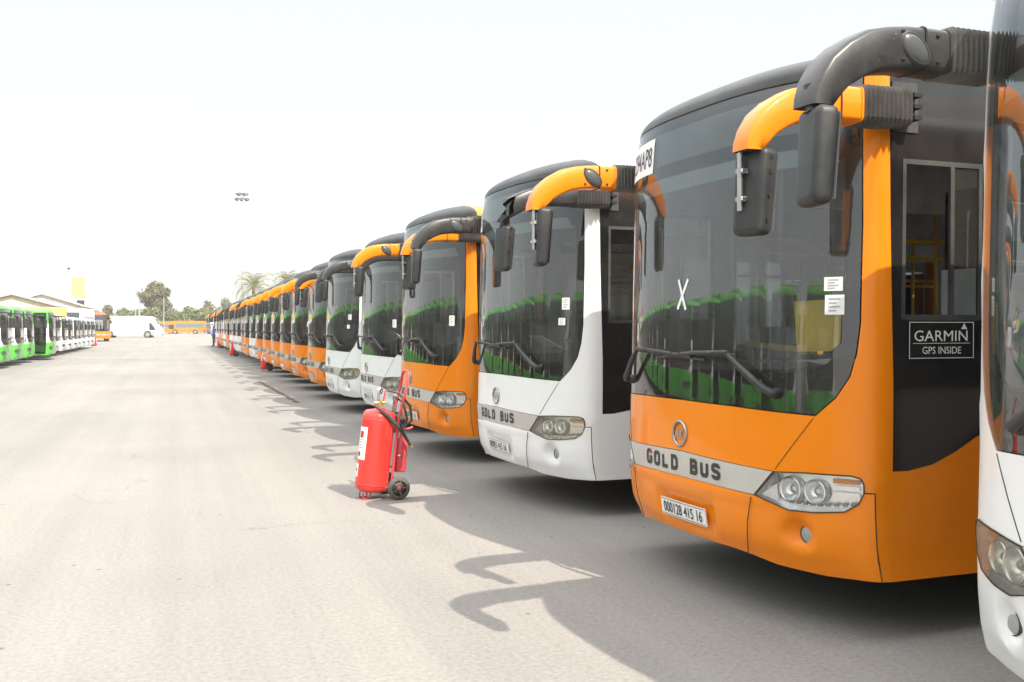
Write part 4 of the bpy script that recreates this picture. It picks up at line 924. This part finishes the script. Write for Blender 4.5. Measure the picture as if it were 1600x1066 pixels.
def tree(label, x, y, h, rad, mat, trunk=.25, n=1300, leaf=.34, seed=1, cat='tree', group=None, lobes=9, flat=.8):
    rnd = random.Random(seed); r_ = thing('tree', label, cat, (x, y, 0), 0, group)
    hc = h * (1 - trunk); z0 = h * trunk; L_ = []
    for i in range(lobes):
        a = rnd.uniform(0, 6.28); d = rad * math.sqrt(rnd.random()) * .62; z = z0 + hc * (.22 + .60 * rnd.random()) * (1 - .25 * d / rad)
        L_.append((d * math.cos(a), d * math.sin(a), z, rad * rnd.uniform(.33, .52)))
    L_.append((0, 0, z0 + hc * .78, rad * .42)); L_.append((0, 0, z0 + hc * .45, rad * .55))
    tb = MB(); tr = max(.08, h * .022)
    tb.tube([(0, 0, -.05), (.02 * h, .01 * h, z0 * .6), (.01 * h, 0, z0 + hc * .35), (0, 0, z0 + hc * .7)], [tr * 1.4, tr, tr * .7, tr * .25], M_BARK, 8)
    for lx, ly, lz, lr in L_[:-2]: tb.tube([(.01 * h, 0, z0 * .9), (lx * .5, ly * .5, (z0 + lz) * .5), (lx, ly, lz)], [tr * .5, tr * .3, tr * .1], M_BARK, 5)
    tb.build('trunk', r_)
    cr = MB(); vs, fs = [], []
    for i in range(n):
        lx, ly, lz, lr = rnd.choice(L_)
        while True:
            d = Vector((rnd.gauss(0, 1), rnd.gauss(0, 1), rnd.gauss(0, 1)))
            if d.length > .1: break
        d.normalize(); rr = lr * (rnd.random() ** .45) * rnd.uniform(.85, 1.12); c = Vector((lx + d.x * rr, ly + d.y * rr, min(h, lz + d.z * rr * flat)))
        if c.z < z0 * .6: continue
        nrm = (d + Vector((rnd.uniform(-.8, .8), rnd.uniform(-.8, .8), rnd.uniform(-.3, .9)))).normalized(); u_ = nrm.orthogonal().normalized(); v_ = nrm.cross(u_); sz = leaf * rnd.uniform(.5, 1.2); k = len(vs)
        ang = rnd.uniform(0, 6.28); u_, v_ = u_ * math.cos(ang) + v_ * math.sin(ang), v_ * math.cos(ang) - u_ * math.sin(ang)
        vs += [c + u_ * sz, c + v_ * sz * .45 + nrm * sz * .1, c - u_ * sz * .8, c - v_ * sz * .5 + nrm * sz * .08]; fs.append([k, k + 1, k + 2, k + 3])
    cr.add(vs, fs, mat, False); cr.build('crown', r_)
    return r_
GT = 'trees behind the yard'
tree('tall rounded olive tree rising behind the white coach', -6.6, 318, 16.2, 5.7, M_LEAF1, .2, 6000, .56, 5, group=GT, lobes=13)
HEDGE = [(-13.6, 192, 4.6, 1.3, 3, 'dry thin tree left of the white coach, beside the orange bus'), (-11.9, 194, 5.9, 1.2, 3, 'thin upright dry tree behind the rear of the white coach'), (-9.2, 190, 5.0, 1.7, 2, 'round green tree behind the tail of the white coach'),
         (-6.6, 188, 4.7, 1.8, 2, 'green tree at the foot of the lamp post, left under the tall olive tree'), (-3.9, 187, 5.2, 2.0, 2, 'green bushy tree right under the tall olive tree'), (-1.1, 188, 4.9, 1.9, 2, 'green bushy tree above the nose of the white coach'),
         (1.6, 190, 5.3, 2.0, 2, 'green tree directly above the orange buses beside the coach'), (4.3, 191, 5.0, 2.0, 2, 'green tree above the middle of the orange bus'), (6.9, 190, 5.3, 1.9, 2, 'green tree above the pale minibus'), (9.2, 189, 4.8, 1.9, 2, 'green tree partly behind the far end of the bus row')]
for i, (x, y, h_, rd, kind, lb) in enumerate(HEDGE): tree(lb, x * 1.62, y * 1.62, 1.5 + (h_ - 1.5) * 1.62, rd * 2.15, M_LEAF2 if kind == 2 else M_LEAF3, .05, 3000, .50, 20 + i, group=GT, lobes=8, flat=1.0)
tree('smaller brownish tree crown behind the green trees, left of two', 8.6, 330, 10.9, 3.3, M_LEAF1, .25, 1300, .5, 41, group=GT)
tree('smaller brownish tree crown behind the green trees, right of two', 13.8, 330, 11.6, 4.0, M_LEAF1, .25, 1400, .5, 42, group=GT)

def palm(label, x, y, h_, rad, seed):
    rnd = random.Random(seed); r_ = thing('palm_tree', label, 'palm tree', (x, y, 0), rnd.uniform(0, 6), 'palm trees behind the bus row')
    t_ = MB(); t_.tube([(0, 0, -.05), (.05, 0, h_ * .3), (.1, .03, h_ * .6), (.08, .05, h_ * .9), (.05, .05, h_)], [.30, .22, .20, .21, .27], M_BARK, 10); t_.build('trunk', r_)
    c = MB(); top = Vector((.05, .05, h_))
    for i in range(34):
        a = i * 2.399 + rnd.uniform(-.2, .2); el = R(-25 + 105 * ((i + .5) / 34)) ; ln = rad * rnd.uniform(.85, 1.12); pts = []
        p = top.copy(); d = el
        for j in range(9):
            pts.append(p.copy()); p = p + Vector((math.cos(a) * math.cos(d), math.sin(a) * math.cos(d), math.sin(d))) * (ln / 8); d -= R(5 + 5.5 * j * .6) * (1 if el > -.2 else .6)
        c.tube(pts, [.035 - .003 * j for j in range(9)], M_PALM, 4, False)
        side = Vector((-math.sin(a), math.cos(a), 0))
        for j in range(1, 9):
            for q_ in (0., .33, .66):
                if j == 8 and q_ > 0: continue
                b_ = pts[j].lerp(pts[min(8, j + 1)], q_); fw_ = (pts[min(8, j + 1)] - pts[j - 1]).normalized(); ll = ln * .20 * math.sin(math.pi * min(1, (j + q_) / 9.2) ** .8) + .1
                for sg in (-1, 1):
                    dv = (side * sg * .8 + fw_ * .6 + Vector((0, 0, -.25 + rnd.uniform(-.15, .15)))).normalized(); e = b_ + dv * ll
                    c.add([b_ - fw_ * .03, b_ + fw_ * .03, e + fw_ * .008, e - fw_ * .008], [[0, 1, 2, 3]], M_PALM, False)
    c.build('crown', r_)
palm('full date palm crown above the far orange mirror arms', 10.2, 150, 7.3, 4.0, 3)
palm('palm half hidden behind the roofs of the white and orange buses', 15.0, 150, 8.0, 3.0, 8)

# ------------------------------------------------------------------ masts and poles
M_POLE = simple('pale galvanised pole', (.36, .36, .365), .5, var=.05)
def mast(x, y, hh):
    r_ = thing('floodlight_mast', 'very tall floodlight mast with a ring of lamps at the top', 'lamp post', (x, y, 0))
    p = MB(); p.tube([(0, 0, 0), (0, 0, hh * .5), (0, 0, hh)], [.16, .12, .07], M_POLE, 12); p.build('pole', r_)
    g = MB(); 
    for zz, rr in ((hh - .45, 1.0), (hh + .35, .85)):
        g.tube([(rr * math.cos(a), rr * math.sin(a), zz) for a in [2 * math.pi * i / 24 for i in range(25)]], .04, M_RUBBER, 6, False)
        for i in range(4): a = math.pi / 2 * i; g.tube([(0, 0, zz), (rr * math.cos(a), rr * math.sin(a), zz)], .03, M_RUBBER, 6)
    g.tube([(0, 0, hh - 1), (0, 0, hh + .4)], .06, M_RUBBER, 8); g.build('lamp_ring', r_)
    first = None
    for zz, rr, n_ in ((hh - .45, 1.05, 8), (hh + .35, .9, 6)):
        for i in range(n_):
            a = 2 * math.pi * i / n_
            if first is None:
                fl = MB(); fl.box((0, 0, 0), (.14, .46, .34), M_RUBBER, bevel=.02); fl.box((.075, 0, 0), (.01, .40, .28), M_GREYPL); first = fl.build('floodlight', r_); o = first
            else: o = new_obj('floodlight', first.data, r_)
            o.location = (rr * math.cos(a), rr * math.sin(a), zz - .1); o.rotation_euler = (0, R(25), a)
mast(9.75, 170, 22.7)
def pole(name, label, x, y, h_, arms=(), rad=.09):
    r_ = thing(name, label, 'pole', (x, y, 0)); p = MB(); p.tube([(0, 0, 0), (0, 0, h_)], [rad, rad * .7], M_POLE, 10); p.build('post', r_)
    if arms:
        a = MB(); a.tube([(arms[0], 0, h_ - .12), (arms[1], 0, h_ - .12)], .05, M_POLE, 8); a.build('cross_arm', r_)
        for xx in arms: l = MB(); l.box((xx, 0, h_ - .16), (.5, .25, .12), M_GREYPL, bevel=.03); l.build('lamp_head', r_)
pole('lamp_post', 'lamp post with a cross arm, left of the tall olive tree', -6.9, 183, 7.8, (-1.0, 1.0))
pole('utility_pole', 'plain white pole in front of the right side of the tall olive tree', -2.4, 184, 6.7)
pole('utility_pole', 'stout white pole beside the lamp post', -6.3, 184.5, 6.3, rad=.14)
pole('lamp_post', 'thin lamp post rising behind the roof of the beige warehouse', -21, 140, 6.6, (-.9, .9), .06)

# ------------------------------------------------------------------ buildings at the back left
M_BEIGE = simple('cream rendered wall', (.62, .56, .42), .85, dust=.15, scale=2)
M_ROOFG = simple('grey brown roof sheet', (.36, .31, .28), .6, dust=.2, scale=3, stretch=(1, 1, 1))
M_PINK = simple('pinkish roof sheet', (.52, .43, .36), .7, dust=.2, scale=3)
M_YELB = simple('yellow painted sheet', (.72, .58, .16), .6, dust=.25, scale=2)
M_WALLW = simple('whitewashed wall', (.72, .71, .68), .85, dust=.2, scale=1.5)
M_WIN = simple('dark window opening', (.04, .05, .07), .15)
def warehouse(label, x0, x1, xr, zr, ze0, ze1, y, dep, wallm, roofm, name='warehouse'):
    r_ = thing(name, label, 'building', ((x0 + x1) / 2, y, 0)); cx = (x0 + x1) / 2
    wl = MB(); f = [(x0 - cx, 0, 0), (x1 - cx, 0, 0), (x1 - cx, 0, ze1), (xr - cx, 0, zr), (x0 - cx, 0, ze0)]; k = [(a, dep, c) for a, b, c in f]
    wl.add(f + k, [[0, 1, 2, 3, 4], [5, 6, 7, 8, 9], [0, 1, 6, 5], [1, 2, 7, 6], [0, 4, 9, 5]], wallm, False); wl.build('wall', r_)
    rf = MB()
    for a, b in (((x0 - cx - .3, ze0 - .02), (xr - cx, zr + .05)), ((xr - cx, zr + .05), (x1 - cx + .3, ze1 - .02))):
        rings = [[(a[0], yy, a[1] + dz), (b[0], yy, b[1] + dz)] for yy, dz in ((-.4, 0), (dep + .4, 0))]
        P = [(a[0], -.4, a[1]), (b[0], -.4, b[1]), (b[0], dep + .4, b[1]), (a[0], dep + .4, a[1])]; T_ = [(p, q_, z + .12) for p, q_, z in P]
        rf.add(P + T_, [[0, 1, 2, 3], [4, 5, 6, 7], [0, 1, 5, 4], [1, 2, 6, 5], [2, 3, 7, 6], [3, 0, 4, 7]], roofm, False)
    rf.build('roof', r_)
    wi_ = None
    for i in range(5):
        xx = x0 - cx + (x1 - x0) * (i + .5) / 5
        if wi_ is None: q = MB(); q.box((0, -.03, 0), (1.0, .08, .8), M_WIN); wi_ = q.build('window', r_); o = wi_
        else: o = new_obj('window', wi_.data, r_)
        o.location = (xx, 0, 2.3)
    d_ = MB(); d_.box((.2, -.04, 1.0), (1.8, .1, 2.0), roofm); d_.build('door', r_)
warehouse('cream warehouse with a low gable roof behind the green buses', -20.2, -11.9, -15.7, 4.75, 3.6, 3.68, 112, 22, M_BEIGE, M_ROOFG)
warehouse('building with a pinkish sloping roof between the warehouse and the yellow tower', -21, -11.6, -16.0, 5.6, 4.2, 4.2, 138, 20, M_WALLW, M_PINK)
def canopy():
    r_ = thing('yellow_canopy', 'long low yellow canopy right behind the left bus row', 'canopy', (-13.9, 97, 0))
    q = MB(); q.box((0, 0, 2.85), (9.0, 3.4, .9), M_YELB, bevel=.02); q.build('roof', r_)
    first = None
    for x in (-4.4, -1.5, 1.5, 4.4):
        if first is None: q = MB(); q.tube([(0, -1.5, 0), (0, -1.5, 2.5)], .06, M_POLE, 8); first = q.build('post', r_); o = first
        else: o = new_obj('post', first.data, r_)
        o.location = (x, 0, 0)
canopy()
def tower():
    r_ = thing('yellow_tower', 'yellow silo tower on a white base behind the left bus row', 'tower', (-15.5, 180, 0))
    q = MB(); q.box((0, 0, 8.0), (1.8, 1.8, 3.3), M_YELB, bevel=.05); q.build('silo', r_)
    for z in (6.6, 7.4, 8.2, 9.0): q = MB(); q.box((0, 0, z), (1.9, 1.9, .07), M_PINK); q.build('band', r_)
    q = MB(); q.box((0, 0, 3.1), (2.4, 2.4, 6.2), M_WALLW, bevel=.03); q.build('base', r_)
    q = MB(); q.box((.45, -1.21, 5.55), (1.2, .06, .9), M_WIN); q.build('window', r_)
    first = None
    for sx in (-.8, .8):
        for sy in (-.8, .8):
            if first is None: q = MB(); q.tube([(0, 0, 9.6), (0, 0, 10.3)], .05, M_POLE, 6); first = q.build('rail_post', r_); o = first
            else: o = new_obj('rail_post', first.data, r_)
            o.location = (sx, sy, 0)
    q = MB(); q.tube([(-1.35, -.6, 6.0), (-1.35, -.6, 11.0)], .05, M_POLE, 8); q.box((-1.35, -.6, 11.1), (.4, .2, .3), M_RUBBER); q.build('antenna', r_)
tower()
def annex():
    r_ = thing('white_building', 'white flat roofed building between the yellow tower and the orange bus', 'building', (-15.2, 184, 0))
    q = MB(); q.box((0, 0, 1.9), (5.6, 4, 3.8), M_WALLW); q.build('wall', r_); q = MB(); q.box((0, 0, 3.88), (5.9, 4.3, .15), M_PINK); q.build('roof', r_)
    first = None
    for x in (-1.9, -.2, 1.5):
        if first is None: q = MB(); q.box((0, -2.02, 2.2), (1.0, .08, 1.0), M_WIN); first = q.build('window', r_); o = first
        else: o = new_obj('window', first.data, r_)
        o.location = (x, 0, 0)
annex()
q = MB(); q.box((0, 345, 1.3), (260, .4, 2.6), M_WALLW); q.box((0, 345, 2.66), (260, .6, .12), M_WALLW); tag(q.build('perimeter_wall'), 'long pale wall closing the far end of the yard', 'wall')

# ------------------------------------------------------------------ coaches at the far end
def coach(name, label, cat, L, H_, paintm, winm, x, y, rz, band, nose=1.0, wheels=None, group=None):
    """side-on coach, nose towards +x"""
    r_ = thing(name, label, cat, (x, y, 0), rz, group); W_ = 2.5
    prof = [(-L / 2, .38), (L / 2 - .05, .38), (L / 2, .55), (L / 2 - .02, 1.1), (L / 2 - .35 * nose, 1.75), (L / 2 - 1.05 * nose, H_ - .32), (L / 2 - 1.5 * nose, H_ - .08), (L / 2 - 2.2, H_), (-L / 2 + .3, H_ - .02), (-L / 2 + .04, H_ - .25), (-L / 2 - .02, 1.2)]
    b = MB(); rings = []
    for yy, ins in ((-W_ / 2, .06), (-W_ / 2 + .03, .02), (-W_ / 2 + .1, 0), (W_ / 2 - .1, 0), (W_ / 2 - .03, .02), (W_ / 2, .06)):
        rings.append([(px_ * (1 - ins / L), yy, pz - (ins if pz > 2 else 0)) for px_, pz in prof])
    b.loft(rings, paintm, True, True, True, False); b.build('body', r_)
    for sg in (-1, 1):
        yb = sg * (W_ / 2 + .006)
        q = MB(); q.add([(-L / 2 + .5, yb, band[0]), (L / 2 - 2.1, yb, band[0]), (L / 2 - 2.1, yb, band[1]), (-L / 2 + .5, yb, band[1])], [[0, 1, 2, 3]], winm, False); q.build('side_glass', r_)
        q = MB(); q.add([(L / 2 - 1.75, yb, 1.15), (L / 2 - .75, yb, 1.15), (L / 2 - .95 * nose - .1, yb, 1.7), (L / 2 - 1.35 * nose - .1, yb, 2.25), (L / 2 - 1.75, yb, 2.4)], [[0, 1, 2, 3, 4]], M_WIN, False); q.build('driver_window', r_)
        q = MB(); q.box((-.3, yb, band[0] - .25), (L - 4.5, .015, .03), M_GREYPL); q.build('side_line', r_)
        q = MB(); q.tube([(L / 2 - .6 * nose, sg * 1.2, 2.2), (L / 2 - .1, sg * 1.45, 2.1), (L / 2 - .05, sg * 1.45, 1.75)], [.04, .04, .10], M_PLASTIC, 8); q.build('side_mirror', r_)
        for xc in (wheels or (L / 2 - 2.0, -L / 2 + 2.6)):
            q = MB(); mt = Matrix.Translation((xc, sg * (W_ / 2 + .012), .5)) @ Matrix.Rotation(R(-90 * sg), 4, 'X'); q.lathe([(.62, -.02), (.62, 0), (.52, .003)], M_DARK, mt, 24); q.lathe([(.30, .0), (.47, .012), (.50, -.01), (.50, -.25)], M_TYRE, mt, 24); q.lathe([(.001, .004), (.12, .012), (.30, .0)], M_RIM, mt, 20); q.build('wheel', r_)
    ws_ = MB(); o_ = .012
    A_, B_ = (L / 2 - .12 * nose, 1.3), (L / 2 - 1.02 * nose, H_ - .36)
    ws_.add([(A_[0] + o_ - .1 * nose, -1.1, A_[1] + .1), (A_[0] + o_ - .1 * nose, 1.1, A_[1] + .1), (B_[0] + .05, 1.05, B_[1]), (B_[0] + .05, -1.05, B_[1])], [[0, 1, 2, 3]], M_WIN, False); ws_.build('windshield', r_)
    for sg in (-1, 1): q = MB(); q.box((L / 2 - .02, sg * .9, .85), (.08, .36, .16), M_CHROME, bevel=.02); q.build('headlight', r_)
    q = MB(); q.box((L / 2 - .01, 0, .55), (.1, 2.2, .12), M_PLASTIC, bevel=.02); q.build('bumper', r_)
    return r_
M_PALEGL = simple('pale curtained glass', (.66, .67, .68), .12, var=.05)
M_BLUEGL = simple('blue grey coach glass', (.16, .18, .22), .12, var=.15)
coach('white_coach', 'large white coach parked broadside across the far end of the lane', 'coach', 10.2, 3.35, M_WHITE, M_PALEGL, -7.5, 170, R(-8), (1.65, 2.55))
coach('orange_bus', 'orange bus with a long dark window parked broadside at the far end', 'bus', 9.4, 3.2, M_ORANGE, M_BLUEGL, 1.9, 268, R(176), (1.5, 2.55), .25)
coach('orange_bus', 'orange bus half hidden behind the nose of the white coach', 'bus', 9.4, 3.1, M_ORANGE, M_BLUEGL, -4.2, 282, R(178), (1.6, 2.5), .25)
coach('grey_minibus', 'grey and orange minibus facing the lane beside the broadside orange bus', 'bus', 6.5, 2.9, M_GREYPL, M_BLUEGL, 8.1, 262, R(-80), (1.4, 2.3), .5)
coach('white_coach', 'white coach with a sloping nose facing the camera, beyond the left row', 'coach', 9.0, 3.3, M_WHITE, M_BLUEGL, -9.2, 102, R(-93), (1.6, 2.6), .8)
ob = copy_tree(proto['o'], NEAR); ob.location = (-8.6, 124, 0); ob.rotation_euler = (0, 0, R(97)); ob['label'] = 'orange bus facing the camera beside the rear of the white coach'
ob['group'] = 'buses facing down the lane'; del ob['group']

# ------------------------------------------------------------------ the hazy air of the yard
def haze():
    m = bpy.data.materials.new('pale summer haze'); m.use_nodes = True; t = m.node_tree; t.nodes.clear()
    o = t.nodes.new('ShaderNodeOutputMaterial'); v = t.nodes.new('ShaderNodeVolumePrincipled'); v.inputs['Color'].default_value = (.96, .96, .95, 1); v.inputs['Density'].default_value = HAZE; v.inputs['Anisotropy'].default_value = .2
    t.links.new(v.outputs[0], o.inputs['Volume']); q = MB(); q.box((0, 690, 15), (3010, 1640, 32), m); structure(q.build('haze'), 'stuff')
HAZE = .0005
haze()
